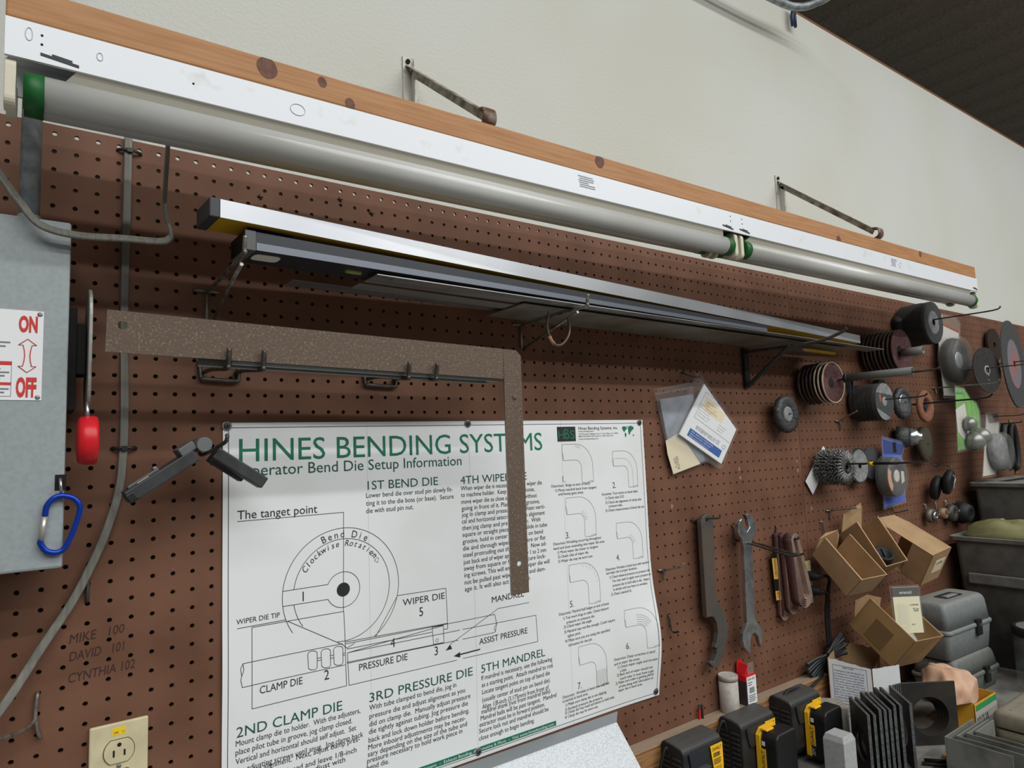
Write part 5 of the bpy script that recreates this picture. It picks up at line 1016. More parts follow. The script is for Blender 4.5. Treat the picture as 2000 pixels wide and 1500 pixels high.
hook([(2.93,.004,-.372),(2.93,-.03,-.374),(2.93,-.10,-.372),(2.93,-.105,-.366)],'peg hook holding the black coiled hose',.0024)
m=MB(); m.tube(spline([(2.985,-.05,-.36),(2.985,-.052,-.45),(2.975,-.055,-.52),(2.96,-.06,-.575)],5),.0055,8); o=m.build('yellow_hose',mat('dull_yellow_hose',(120,104,30),0.6)); tag(o,'thin dull yellow hose hanging behind the black coil','hose')
# ---------------------------------------------------------------- workbench, ledge board
bench=thing('workbench','dusty gray workbench running along the foot of the pegboard','workbench',(1.5,-.4,-ZO))
m=MB()
for k in range(5):
    y1=-.002-.16*k; m.box((-1.6,y1-.1585,-1.21),(4.6,y1,-1.1705))
m.build('top',benchM,bench,.0015)
for x in (-1.5,1.0,3.2,4.5):
    for y in (-.08,-.74): m=MB(); m.box((x-.045,y-.045,-ZO),(x+.045,y+.045,-1.2102)); m.build('leg',wood2M,bench)
m=MB(); m.box((-1.6,-.038,-1.1704),(1.556,-.0003,-1.0305)); o=m.build('ledge_board',wood2M,bevel=.0015); tag(o,'orange pine board standing along the bench under the poster, dusty on top','board')
# zinc sheet
r=thing('metal_sheet','spangled zinc sheet metal leaning down from the ledge board below the poster','sheet metal',(.3,-.2,-1.17))
xa,xb=-.45,.765
m=MB(); m.add([(xa,-.050,-.945),(xb,-.050,-.948),(xb+.004,-.245,-1.1695),(xa,-.245,-1.1695),(xa,-.0515,-.9464),(xb,-.0515,-.9494),(xb+.004,-.2465,-1.1703),(xa,-.2465,-1.1703)],[(0,3,2,1),(4,5,6,7),(0,1,5,4),(1,2,6,5),(2,3,7,6),(3,0,4,7)]); m.build('panel',zincM,r)
m=MB(); m.add([(xa,-.050,-.945),(xb,-.050,-.948),(xb+.040,-.012,-.948),(xa,-.012,-.942),(xa,-.050,-.9462),(xb,-.050,-.9492),(xb+.040,-.012,-.9492),(xa,-.012,-.9432)],[(0,1,2,3),(7,6,5,4),(0,4,5,1),(1,5,6,2),(2,6,7,3),(3,7,4,0)]); m.build('folded_lip',mat('zinc_lip',(150,153,157),0.5,.5),r)
# ---------------------------------------------------------------- battery chargers
def charger(x0,lab,full):
    r=thing('battery_charger',lab,'charger',(x0+.0625,-.07,-1.155)); W_=.125; zt,zb=-1.020,-1.150; yf=-.100; yb=-.0384
    prof=[(yb,zt-.004),(yb-.012,zt+.002),(-.075,zt),(-.094,zt-.004),(yf,zt-.012),(yf-.002,zb+.02),(-.090,zb),(yb,zb)]
    m=MB(); m.prism([(p[0],p[1]) for p in prof],(x0,0,0),(0,1,0),uz,(W_,0,0)); m.build('body',dblackM,r,.005,3)
    for k in range(8):
        z=zt-.030-.0105*k
        m=MB(); m.obox((x0-.0022,-.093,z),(0,.022,0),(.004,0,0),(0,0,.0042)); m.obox((x0-.0022,-.064,z),(0,.020,0),(.004,0,0),(0,0,.0042)); m.build('vent_rib',dblackM,r,.0008)
    m=MB(); m.prism([(.012,0),(.018,-.03),(.024,-.042),(.060,-.042),(.066,-.03),(.074,0)],(x0,yf-.0008,zt-.014),ux,uz,(0,-.004,0)); m.build('dock_rim',dlevM,r,.001)
    if full:
        m=MB(); m.obox((x0+.030,yf-.002,zt-.13),(.036,0,0),(0,-.016,0),(0,0,.085)); dk=m.build('docking_rail',dblackM,r,.002)
        m=MB(); m.box((x0+.044,yf-.0188,zt-.11),(x0+.050,yf-.0179,zt-.062)); m.box((x0+.058,yf-.0188,zt-.125),(x0+.062,yf-.0179,zt-.085)); m.build('contact_slot',darkM,dk)
    m=MB(); q=[(.080,-.012),(.119,-.012),(.1195,-.055),(.116,-.118),(.086,-.120),(.088,-.060)] if full else [(.080,-.012),(.119,-.012),(.119,-.040),(.100,-.034)]
    m.prism(q,(x0,yf-.0026,zt-.004),ux,uz,(0,-.0012,0)); lb=m.build('label',yelpM,r)
    t=MB(); yt=yf-.0042; text(t,'DeWALT',(x0+.086,yt,zt-.0275),ux,uz,.029,.0072)
    if full:
        t.box((x0+.0885,yt,zt-.040),(x0+.109,yt+.0002,zt-.032)); 
        for k in range(4): t.box((x0+.0885,yt,zt-.0455-.003*k),(x0+.112-.002*(k%2),yt+.0002,zt-.0440-.003*k))
        t.box((x0+.089,yt,zt-.107),(x0+.1145,yt+.0002,zt-.075))
        for k in range(5): t.box((x0+.0895,yt,zt-.0605-.0026*k),(x0+.113,yt+.0002,zt-.0598-.0026*k))
    t.build('label_print',printM,lb)
    if full:
        t=MB(); text(t,'DCB112',(x0+.0895,yt-.0003,zt-.0385),ux,uz,.0185,.0050)
        for k in range(2): 
            t.box((x0+.091,yt-.0003,zt-.086-.013*k),(x0+.104,yt,zt-.0852-.013*k)); t.box((x0+.110,yt-.0003,zt-.088-.012*k),(x0+.113,yt,zt-.081-.012*k))
        t.build('label_accents',yelpM,lb)
    return r
def battery(x0,lab):
    xl=x0+.040; xr=x0+.116; zt,zb=-1.040,-1.152; y0,y1=-.1046,-.158
    r=thing('battery_pack',lab,'battery',((xl+xr)/2,-.13,zb))
    m=MB(); m.prism([(xl+.002,zt-.008),(xl+.010,zt),(xr-.006,zt+.001),(xr,zt-.006),(xr,zb),(xl,zb),(xl,zt-.02)][::-1],(0,y0-.014,0),ux,uz,(0,y1-y0+.014,0)); m.build('case',blackM,r,.005,3)
    m=MB(); m.prism([(xl-.001,zt-.010),(xl+.012,zt+.002),(xr-.02,zt+.004),(xr-.02,zt-.005),(xl+.004,zt-.020),(xl+.0035,zb+.004),(xl-.001,zb+.004)][::-1],(0,y0-.001,0),ux,uz,(0,-.0115,0)); m.build('yellow_trim',yelpM,r,.001)
    m=MB(); m.obox((xl+.004,y0-.0125,zt+.0005),(.026,0,0),(0,-.016,0),(0,0,.0045)); m.build('release_button',yelpM,r,.0015)
    m=MB(); m.obox((xl-.0012,y0-.012,zb+.030),(0,-.013,0),(.0015,0,0),(0,0,.046)); lb=m.build('brand_label',yelpM,r)
    t=MB(); text(t,'DeWALT',(xl-.0017,y0-.0225,zb+.032),uz,(0,1,0),.040,.0082); t.build('brand_print',printM,lb)
    t=MB(); text(t,'20V',(xl-.0007,y0-.0230,zb+.008),uz,(0,1,0),.017,.0078); t.box((xl-.0006,y0-.024,zb+.083),(xl-.0001,y0-.016,zb+.092)); t.build('volt_print',wpaperM,r)
charger(.897,'battery charger without a battery, yellow label on its front, left of three',True)
charger(1.089,'battery charger in the middle of three, a battery docked on it',False)
charger(1.282,'battery charger farthest right of three, cord rising from its top',False)
battery(1.089,'black and yellow battery pack docked on the middle charger'); battery(1.282,'black and yellow battery pack docked on the right hand charger')
for pts,lab in (([(.899,-.060,-1.048),(.895,-.058,-1.03),(.885,-.055,-1.045),(.872,-.052,-1.09),(.865,-.055,-1.14),(.86,-.075,-1.166)],'black cord drooping at the left of the battery free charger'),([(1.090,-.060,-1.046),(1.085,-.056,-1.026),(1.073,-.052,-1.04),(1.060,-.052,-1.08),(1.052,-.060,-1.166)],'black cord drooping between the left and middle chargers')):
    m=MB(); m.tube(spline(pts,6),.0034,8); o=m.build('charger_cord',rubM); tag(o,lab,'cord')
# plugs, cords and the tied bundle
for z,lab,pts in ((-.7755,'upper black plug in the outlet behind the sanding belts',[(1.5415,-.040,-.774),(1.565,-.050,-.776),(1.583,-.046,-.79),(1.590,-.036,-.82),(1.592,-.030,-.90),(1.592,-.030,-.965)]),(-.814,'lower black plug in the outlet behind the sanding belts',[(1.5415,-.040,-.815),(1.558,-.048,-.818),(1.570,-.042,-.835),(1.577,-.033,-.87),(1.580,-.029,-.92),(1.583,-.028,-.968)])):
    r=thing('power_plug',lab,'plug',(1.5415,-.02,z-.012))
    m=MB(); m.lathe((1.5415,-.0085,z),OUT,[(0,.0125),(.012,.0135),(.022,.010),(.034,.0065)],16); m.build('plug_body',rubM,r,.001)
    m=MB(); m.tube(spline(pts,6),.0046,8); m.build('cord',rubM,r)
r=thing('cord_bundle','gray black power cord folded and tied in a bundle above the right charger','cord',(1.56,-.04,-1.03))
c0=Vector((1.5605,-.036,-.990)); d=Vector((.075,-.012,.036)); 
for k in range(7):
    o_=(k-3)*.0052; wv=Vector((-.35,0,.95))*o_
    p=[c0-d*(.95+.05*(k%3))+wv*2.0+Vector((0,-.004*(k%2),0)),c0-d*.5+wv*1.5,c0+wv*.55,c0+d*.5+wv*1.3,c0+d*(.80+.07*(k%3))+wv*1.9+Vector((0,-.005*((k+1)%2),0))]
    m=MB(); m.tube(spline(p,5),.0044,7); m.build('fold',dlevM if k%2 else dblackM,r)
m=MB(); m.tube(spline([c0+Vector((-.35,0,.95))*(.016*math.cos(a))+Vector((0,-.010*math.sin(a),0)) for a in [2*PI*k/10 for k in range(10)]],3,close=True),.0022,6,close=True); m.build('twist_tie',rubM,r)
m=MB(); m.tube(spline([c0+d*-.6+Vector((.02,-.004,-.02)),(1.50,-.045,-1.03),(1.44,-.055,-1.034),(1.38,-.062,-1.022),(1.325,-.066,-1.014),(1.303,-.066,-1.024)],6),.0036,8); m.build('lead',rubM,r)
m=MB(); m.tube(spline([(1.575,-.03,-1.005),(1.580,-.03,-1.05),(1.578,-.03,-1.10),(1.575,-.04,-1.165)],6),.0036,8); m.build('tail',rubM,r)
# small things on the ledge
r=thing('film_can','pale dusty round can with lid standing on the ledge board','can',(1.153,-.0232,-1.0304))
m=MB(); m.lathe((1.153,-.0232,-1.0304),(0,0,1),[(0,.0215),(.002,.0222),(.071,.0222)],32); m.build('can',canM,r)
m=MB(); m.lathe((1.153,-.0232,-.9595),(0,0,1),[(0,.0228),(.010,.0228),(.0115,.0215),(.0112,.0200),(.0100,.0195)],32); m.build('lid',canM,r)
r=thing('drill_bit_case','small red and black bit case with open red lid and white label on ledge','case',(1.226,-.018,-1.0304))
m=MB(); m.box((1.206,-.034,-1.0302),(1.244,-.004,-.972)); m.build('body',mat('smoky_case',(60,52,54),0.3),r,.0015)
m=MB(); m.box((1.2055,-.0345,-.976),(1.2445,-.0035,-.962)); m.build('collar',redM,r,.001)
m=MB(); m.obox((1.206,-.010,-.962),(.003,0,.030),(.022,0,.0),(0,.003,0)); m.obox((1.204,-.034,-.957),(.012,.0,.020),(0,.024,0),(.003,0,-.001)); m.build('open_lid',redM,r,.001)
m=MB(); m.obox((1.220,-.030,-.962),(.024,0,0),(0,.0012,0),(0,0,.026)); m.build('clear_flap',plas2M,r)
m=MB(); m.box((1.2075,-.0352,-1.028),(1.243,-.0344,-.965)); lb=m.build('white_label',wpaperM,r)
m=MB(); 
text(m,'DH-04',(1.211,-.0355,-.9735),ux,uz,.026,.006)
for k in range(2): m.box((1.211,-.0355,-.9795-.005*k),(1.228-.003*k,-.0353,-.978-.005*k))
for k in range(9): m.box((1.2155+.0022*k,-.0355,-1.003),(1.2165+.0022*k,-.0353,-.990))
for k in range(4): m.box((1.212,-.0355,-1.009-.0042*k),(1.238-.003*(k%2),-.0353,-1.0075-.0042*k))
m.build('label_print',printM,lb)
r=thing('jigsaw_blade_stub','tiny red handled bit standing beside a black one behind the left charger','bit',(1.066,-.008,-1.0304))
m=MB(); m.box((1.0605,-.010,-1.0303),(1.0645,-.006,-1.010)); m.build('red_shank',redM,r,.0005)
m=MB(); m.box((1.0610,-.0095,-1.0098),(1.0640,-.0065,-.998)); m.box((1.0690,-.012,-1.0303),(1.0735,-.007,-1.0)); m.build('steel_shank',dwireM,r,.0005)
# gray blocks
m=MB(); m.box((1.236,-.2475,-1.1703),(1.285,-.200,-1.0575)); m.add([(1.236,-.2475,-1.0575),(1.285,-.2475,-1.0575),(1.285,-.200,-1.0575),(1.236,-.200,-1.0575),(1.241,-.2435,-1.046),(1.280,-.2435,-1.046),(1.280,-.204,-1.046),(1.241,-.204,-1.046)],[(4,5,6,7),(0,1,5,4),(1,2,6,5),(2,3,7,6),(3,0,4,7)])
o=m.build('gray_block',grayblkM,bevel=.0012); tag(o,'pale gray painted block with chamfered top on the bench right of the chargers','block')
m=MB(); m.obox((1.405,-.098,-1.1704),(.043,-.047,0),(.05,.044,0),(0,0,.108)); o=m.build('wood_block',graywM,bevel=.003); tag(o,'weathered gray wood block with wavy grain behind the pale gray block','block')
# ---------------------------------------------------------------- cardboard cartons
def carton(name,lab,t,A,B,C,dims,miss,mats,th=.0022,group=None,parts=None,front=None):
    """box frame: t corner, unit axes; miss = open faces; walls have thickness and pale cut edges"""
    t,A,B,C=map(Vector,(t,A,B,C)); da,db,dc=dims
    T=lambda a,b_,c_: t+A*a+B*b_+C*c_
    r=thing(name,lab,'box',tuple(T(da/2,db/2,dc/2)),group)
    def panel(a,b_,nm,mo=0):
        o=T(*a); q=T(*b_); e=(A*(b_[0]-a[0]),B*(b_[1]-a[1]),C*(b_[2]-a[2]))
        m=MB(); m.obox(o,*e); 
        return m.build(nm,mats[0],r,.0004)
    E={'a0':((0,0,0),(th,db,dc)),'a1':((da-th,0,0),(da,db,dc)),'b0':((0,0,0),(da,th,dc)),'b1':((0,db-th,0),(da,db,dc)),'c0':((0,0,0),(da,db,th)),'c1':((0,0,dc-th),(da,db,dc))}
    for k,(a,b_) in E.items():
        if k not in miss: panel(a,b_,'wall')
    return r,T,panel
cm=[cardbM]
r,T,pn=carton('cardboard_box','open cardboard box tilted on the board, nearest and lowest left of three',(1.5352,-.1167,-.8149),(.1058,.7085,.6977),(-.1286,-.686,.7161),(.986,-.1655,.0185),(.1365,.0702,.1071*.92),('b1','a1'),cm)
def flap(P,nm,mm,par,th=.0018):
    P=[Vector(p) for p in P]; n=(P[1]-P[0]).cross(P[2]-P[0]).normalized()*th; k=len(P); m=MB()
    m.add(P+[p+n for p in P],[tuple(range(k))[::-1],tuple(range(k,2*k))]+[(i,(i+1)%k,k+(i+1)%k,k+i) for i in range(k)]); return m.build(nm,mm,par)
flap([T(.136,.004,.004),T(.136,.004,.094),T(.155,.045,.092),T(.152,.075,.060),T(.158,.060,.030),T(.150,.050,.006)],'end_flap',cardbM,r)
m=MB(); m.obox(T(-.0002,.0672,-.0004),T(.136,0,0)-T(0,0,0),T(0,.0035,0)-T(0,0,0),T(0,0,.0030)-T(0,0,0)); m.build('pale_cut_edge',kraftM,r)
m=MB(); m.obox(T(-.0002,.0672,.0970),T(.136,0,0)-T(0,0,0),T(0,.0034,0)-T(0,0,0),T(0,0,.0020)-T(0,0,0)); m.build('pale_cut_edge',kraftM,r)
r,T,pn=carton('cardboard_box','open cardboard box tilted on the board between the other two, dark round part inside',(1.6926,-.0915,-.794),(.0349,.533,.8454),(-.2452,-.8155,.5243),(.9688,-.2256,.1022),(.1341,.0797,.0843),('b1','a1'),[mat('cardboard_gray',(164,134,100),0.85,c2=(150,121,88),ns=16)])
flap([T(.132,.006,.002),T(.132,.006,.082),T(.178,.052,.082),T(.190,.060,.078),T(.176,.058,.030),T(.172,.048,.004)],'end_flap',cardbM,r)
for c_ in (-.0004,.0820): m=MB(); m.obox(T(0,.0772,c_),T(.134,0,0)-T(0,0,0),T(0,.0032,0)-T(0,0,0),T(0,0,.0026)-T(0,0,0)); m.build('pale_cut_edge',kraftM,r)
pc_=T(.036,.052,.046); r2=thing('black_cap','black round ribbed cap lying in the middle cardboard box','cap',tuple(pc_))
m=MB(); m.lathe(pc_,T(.4,1,-.1)-T(0,0,0),[(-.030,.024),(.004,.026),(.010,.025),(.0105,.020),(.004,.018),(.004,.003)],30); m.build('cap',rubM,r2)
m=MB(); dd=(T(.4,1,-.1)-T(0,0,0)).normalized(); uu=dd.orthogonal().normalized(); m.obox(pc_+dd*.005-uu*.018-uu.cross(dd)*.0012,uu*.036,uu.cross(dd)*.0024,dd*.0045); m.build('rib',mat('blue_black',(50,56,72),0.4),r2)
r,T,pn=carton('cardboard_box','cardboard box with cream label on its end, rightmost and farthest of three',(1.8763,-.1899,-.744),(.9776,-.143,.1548),(.2052,.4802,-.8528),(.0476,.8654,.4987),(.0913,.1103,.1351),('a0','c1'),cm)
pn((0,0,0),(.002,.1103,.062),'wall'); 
flap([T(.088,.0,.134),T(.0,.0,.134),T(-.006,.006,.168),T(.02,-.002,.180),T(.080,.0,.172)],'end_flap',cardbM,r)
m=MB(); m.obox(T(-.0006,-.0006,.0),T(0,0,.134)-T(0,0,0),T(.0022,0,0)-T(0,0,0),T(0,.0024,0)-T(0,0,0)); m.build('pale_cut_edge',kraftM,r)
m=MB(); m.obox(T(.030,.030,-.0008),T(.048,0,0)-T(0,0,0),T(0,.045,0)-T(0,0,0),T(0,0,.0006)-T(0,0,0)); lb=m.build('cream_label',tapeM,r)
m=MB(); text(m,'12-08',T(.040,.046,-.0012),(T(1,0,0)-T(0,0,0)),-(T(0,1,0)-T(0,0,0)),.026,.008); m.build('label_print',printM,lb)
hook([[(1.633+.04,.004,-.612),(1.673,-.004,-.612),(1.689,-.005,-.612),(1.705,-.004,-.612),(1.705,.004,-.612)],[(1.689,-.005,-.612),(1.687,-.004,-.640)],[(1.689,-.005,-.612),(1.70,-.06,-.606),(1.705,-.075,-.603)]],'zinc peg hook with T base behind the middle cardboard box',.0022,wireM)
t4=(1.6254,-.1717,-1.0008)
r,T,pn=carton('cardboard_box','open cardboard box full of carded packages, leaning over the white carton',t4,(.0867,.7827,.6163),(.0297,-.6204,.7837),(.9958,-.0496,-.077),(.1426,.1009,.1407),('b1','a1'),[mat('cardboard_dark',(166,132,88),0.85,c2=(146,114,72),ns=9)])
m=MB(); m.obox(T(.045,.012,-.0008),T(.055,0,0)-T(0,0,0),T(0,.060,0)-T(0,0,0),T(0,0,.0006)-T(0,0,0)); m.build('brown_tape',mat('parcel_tape',(124,98,66),0.35),r)
flap([T(.141,.01,.01),T(.141,.01,.13),T(.170,.06,.135),T(.178,.07,.07),T(.170,.06,.006)],'end_flap',cardbM,r)
for c_ in (-.0004,.1384): m=MB(); m.obox(T(0,.0985,c_),T(.142,0,0)-T(0,0,0),T(0,.0032,0)-T(0,0,0),T(0,0,.0026)-T(0,0,0)); m.build('cut_edge',mat('tan_edge',(186,150,104),0.85),r)
ua=(T(1,0,0)-T(0,0,0)); ub=(T(0,1,0)-T(0,0,0)); uc=(T(0,0,1)-T(0,0,0))
P=T(.034,.058,.016); dx=uc*.085+ua*.0; up=(ua*.72+ub*.32); 
r2=thing('blister_pack','cream and gray carded blister pack standing up in the leaning cardboard box','package',tuple(P))
cx=Vector((.86,-.50,-.02)).normalized(); cy=Vector((-.09,.14,.97)); cy=(cy-cx*cy.dot(cx)).normalized(); cn=cx.cross(cy)
m=MB(); m.obox(P+cy*.02,cx*.074,cy*.115,cn*.0014); kk=m.build('card',mat('cream_card',(222,216,186),0.6),r2)
m=MB(); m.obox(P+cy*.112+cn*.0016-cx*.0,cx*.074,cy*.0225,cn*.0008); m.obox(P+cy*.112-cn*.001,cx*.074,cy*.0225,cn*.0008); m.build('gray_header',mat('gray_header',(92,92,88),0.5),kk)
m=MB(); 
for sgn,off in ((1,.0028),): text(m,'wiremold',P+cy*.118+cn*off+cx*.018,cx,cy,.034,.008)
m.build('header_print',wpaperM,kk)
m=MB(); 
for t_,a,b_,wd in (('CORNER',.045,.088,.024),('90 deg',.052,.078,.016),('NM6',.054,.073,.012),('pcs',.045,.040,.008)): text(m,t_,P+cx*a+cy*b_+cn*.0018,cx,cy,wd,.004)
m.build('card_print',printM,kk)
m=MB(); m.obox(P+cx*.006+cy*.035+cn*.0016,cx*.030,cy*.060,cn*.012); m.build('clear_bubble',plasM,r2,.004)
m=MB(); m.obox(P-cx*.005+cy*.018-cn*.001,cx*.084,cy*.122,cn*.0008); m.build('clear_shell',plasM,r2)
P2=T(.008,.030,.092); r2=thing('blister_pack','white carded pack lying low at the right in the leaning cardboard box','package',tuple(P2))
m=MB(); m.obox(P2,uc*.045,ua*.085+ub*.03,ub*.0016); m.build('card',wpaperM,r2)
m=MB(); m.obox(P2+uc*.006+ua*.008+ub*.004,uc*.030,ua*.060+ub*.021,ub*.010); m.build('clear_bubble',plas2M,r2,.003)
# white carton with torn top
r=thing('white_carton','torn open white carton with blue fine print standing on the bench','box',(1.6,-.1,-1.1704))
Lp,Fp,Gp,Bp,Rp=(1.5185,-.060),(1.580,-.140),(1.636,-.187),(1.655,-.020),(1.712,-.098)
def wallq(p,q,z0,zp,zq,nm,mm,off=.0018,par=None,jag=0):
    d=Vector((q[0]-p[0],q[1]-p[1],0)).normalized(); n=Vector((-d.y,d.x,0))*off; K=14 if jag else 1; m=MB(); top=[]
    for k in range(K+1):
        t=k/K; top.append(Vector((p[0]+(q[0]-p[0])*t,p[1]+(q[1]-p[1])*t,zp+(zq-zp)*t+(random.uniform(-jag,jag) if 0<k<K else 0))))
    P=[Vector((p[0],p[1],z0)),Vector((q[0],q[1],z0))]+top[::-1]; k=len(P)
    m.add(P+[a+n for a in P],[tuple(range(k)),tuple(range(k,2*k))[::-1]]+[((i+1)%k,i,k+i,k+(i+1)%k) for i in range(k)]); return m.build(nm,mm,par or r)
zb=-1.1703
wf=wallq(Lp,Fp,zb,-.977,-1.001,'printed_side',whiteboxM,jag=.0015); wallq(Bp,Lp,zb,-.968,-.977,'side',cardbM,jag=.002); wallq(Rp,Bp,zb,-.985,-.968,'side',cardbM,jag=.0025); wallq(Fp,Rp,zb,-1.03,-1.0,'side',cardbM,jag=.002); wallq((1.5815,-.1425),(1.631,-.187),-1.115,-1.0005,-.989,'torn_flap',wpaperM,jag=.0012)
dF=Vector((Fp[0]-Lp[0],Fp[1]-Lp[1],0)).normalized(); nF=Vector((dF.y,-dF.x,0))
pb=MB()
for k in range(17): pass
words=['WARNING THIS PRODUCT IS','intended for industrial use','by trained persons only. Keep','away from heat and sparks.','Use with good ventilation.','Avoid contact with the eyes','and skin. Wash hands well','after use and before meals.','Store in a dry cool place.','Do not swallow. In case of','contact flush with water for','fifteen minutes and call a','physician at once. Dispose','of contents in line with all','local rules in force. Keep','out of reach of children.']
o0=Vector((Lp[0],Lp[1],0))+nF*.0006
text(pb,'DIRECTIONS',o0+dF*.034+Vector((0,0,-1.0015)),dF+Vector((0,0,-.14)),uz,.026,.004)
for k,t_ in enumerate(words):
    z=-1.0085-.0066*k-(.010 if k>11 else 0)
    text(pb,t_,o0+dF*.013+Vector((0,0,z)),dF+Vector((0,0,-.14)),uz,.070,.0040)
for a,b_ in ((0,.090),(0,0)): pass
fr_=[o0+dF*.011+Vector((0,0,-.992)),o0+dF*.090+Vector((0,0,-1.004)),o0+dF*.090+Vector((0,0,-1.098)),o0+dF*.011+Vector((0,0,-1.087))]
pb.tube(fr_,.0004,4,close=True); pb.build('blue_print',mat('faded_blue_print',(66,88,138),0.7),wf)
# ---------------------------------------------------------------- rag in its carton
r=thing('small_carton','small open yellow and green carton holding the pink cloth','box',(1.86,-.23,-1.1704))
def bx4(x0,x1,y0,y1,z0,z1,th,mm,par,nm):
    for nm2,a,b_ in ((nm,(x0,y0,z0),(x0+th,y1,z1)),(nm,(x1-th,y0,z0),(x1,y1,z1)),(nm,(x0,y0,z0),(x1,y0+th,z1)),(nm,(x0,y1-th,z0),(x1,y1,z1)),(nm,(x0,y0,z0),(x1,y1,z0+th))):
        m=MB(); m.box(a,b_); m.build(nm2,mm,par,.0004)
bx4(1.792,1.932,-.288,-.195,-1.1703,-1.100,.002,ygM,r,'wall')
m=MB(); m.box((1.80,-.2888,-1.118),(1.9315,-.2881,-1.104)); m.build('green_band',mat('green_ink',(44,140,84),0.6),r)
m=MB(); m.box((1.793,-.2887,-1.165),(1.9315,-.2881,-1.119)); m.build('gray_panel',mat('gray_ink',(168,164,156),0.6),r)
m=MB(); text(m,'BOLTS 3/8',(1.80,-.2891,-1.150),ux,uz,.07,.016); m.build('box_print',printM,r)
from mathutils import noise as _nz
m=MB(); n1,n2=72,34; rs=[]
def rag(u,v):
    a=2*PI*u; ph=PI*v; rr=math.sin(ph)**.7
    ex=.096*(1+.12*math.sin(2*a+.6)+.08*math.sin(5*a+1)); x=1.812+ex*rr*math.cos(a); y=-.222+.062*rr*math.sin(a)*(1+.1*math.sin(3*a))
    hz=.046+.030*math.exp(-((x-1.772)/.035)**2)+.014*math.exp(-((x-1.845)/.03)**2)
    z=-1.088+(hz if v<.5 else .028)*math.cos(ph)
    p=Vector((x,y,z)); f=_nz.noise(p*24)*.010+.0045*math.sin(95*(x*.75+z*.55)+5*_nz.noise(p*14))+.002*math.sin(160*(x*.5-z*.7)+4*_nz.noise(p*22))
    x+=f*math.cos(a)*.8; y=min(max(y+f*math.sin(a)*.8,-.284),-.165); ins=1.797<x<1.927 and y<-.200
    return (x,y,max(z+f*(1 if v<.6 else .3),-1.116 if ins else -1.0965))
for j in range(1,n2): rs.append([rag(i/n1,j/n2) for i in range(n1)])
m.ring(rs,0,True); o=m.build('pink_cloth',ragM); tag(o,'crumpled pink cloth spilling out of the small yellow carton','cloth')
s=o.modifiers.new('sub','SUBSURF'); s.levels=1; s.render_levels=1
# ---------------------------------------------------------------- tool boxes
def toolbox(x0,y0,z0,wx,wy,hz,yaw,mt,lab,handle=True):
    r=thing('tool_box',lab,'tool box',(x0,y0,z0)); ca,sa=math.cos(yaw),math.sin(yaw)
    W=lambda u,v,z: (x0+u*ca-v*sa,y0+u*sa+v*ca,z0+z)
    def loft(rows,nm,mm,par=r):
        rs=[]
        for ins,z,rad in rows: rs.append([W(p[0],p[1],z) for p in rrect(ins,ins,wx-ins,wy-ins,rad,5)])
        m=MB(); m.ring(rs,0,True); return m.build(nm,mm,par)
    hs=hz*.50
    loft([(.014,0,.012),(.010,.003,.014),(.004,hs-.012,.014),(.004,hs-.006,.014)],'base',mt)
    loft([(.0005,hs-.006,.016),(-.001,hs-.004,.016),(-.001,hs+.003,.016),(.0015,hs+.006,.016)],'seam_rim',mt)
    ld=loft([(.004,hs+.0055,.014),(.009,hz-.018,.015),(.012,hz-.008,.016),(.017,hz-.002,.017),(.023,hz,.018)],'lid',mt)
    m=MB(); m.obox(W(wx*.60,-.006,hs-.030),(.026*ca,.026*sa,0),(-.008*-sa,.008*ca,0),(0,0,.046)); lt=m.build('latch',blackM,r,.002)
    m=MB(); m.obox(W(wx*.60+.009,-.0075,hs-.004),(.010*ca,.010*sa,0),(0,.003,0),(0,0,.008)); m.build('latch_pin',steelM,lt)
    if handle:
        m=MB(); m.prism([W(p[0],p[1],0)[:2] for p in rrect(wx*.33,wy*.30,wx*.70,wy*.62,.008,4)],(0,0,z0+hz-.0005),(1,0,0),(0,1,0),(0,0,.0016)); m.build('handle_recess',dlevM,ld)
        m=MB(); m.tube(spline([W(wx*.38,wy*.42,hz+.0015),W(wx*.45,wy*.42,hz+.002),W(wx*.56,wy*.42,hz+.002),W(wx*.62,wy*.42,hz+.0015)],4),.005,8,flat=(0,0,1,.0022,.010)); m.build('handle',mt,ld)
toolbox(1.955,-.178,-1.0575,.275,.130,.160,-.052,toolM,'gray plastic tool box with black latch, stacked on the greener one')
toolbox(1.965,-.188,-1.1702,.275,.135,.1122,-.030,tool2M,'greenish gray tool box with black latch on the bench, under the other',False)
# ---------------------------------------------------------------- bins
def tub(lab,x0,x1,y0,y1,z0,z1,ins,mt):
    r=thing('storage_bin',lab,'bin',((x0+x1)/2,(y0+y1)/2,z0)); ring=lambda i,z:[(p[0],p[1],z) for p in rrect(x0+i,y0+i,x1-i,y1-i,.018,4)]
    m=MB(); m.ring([ring(ins,z0),ring(ins*.15+.008,z1-.022),ring(.008,z1-.004),ring(.011,z1-.004),ring(ins*.15+.011,z1-.022),ring(ins+.003,z0+.004)],0,True,True,True); m.build('tub',mt,r)
    m=MB(); m.ring([ring(.009,z1-.012),ring(0,z1-.014),ring(-.001,z1-.002),ring(.002,z1),ring(.011,z1-.001),ring(.011,z1-.012)],0,False,close=True); m.build('rim',mt,r)
    return r
r=tub('dusty gray bin with a plastic bag on top, handle on its side',2.374,2.572,-.46,-.030,-1.1703,-.752,.030,binM)
m=MB(); m.obox((2.372,-.255,-.905),(.012,0,0),(0,.175,0),(0,0,.034)); m.build('handle',binM,r,.004)
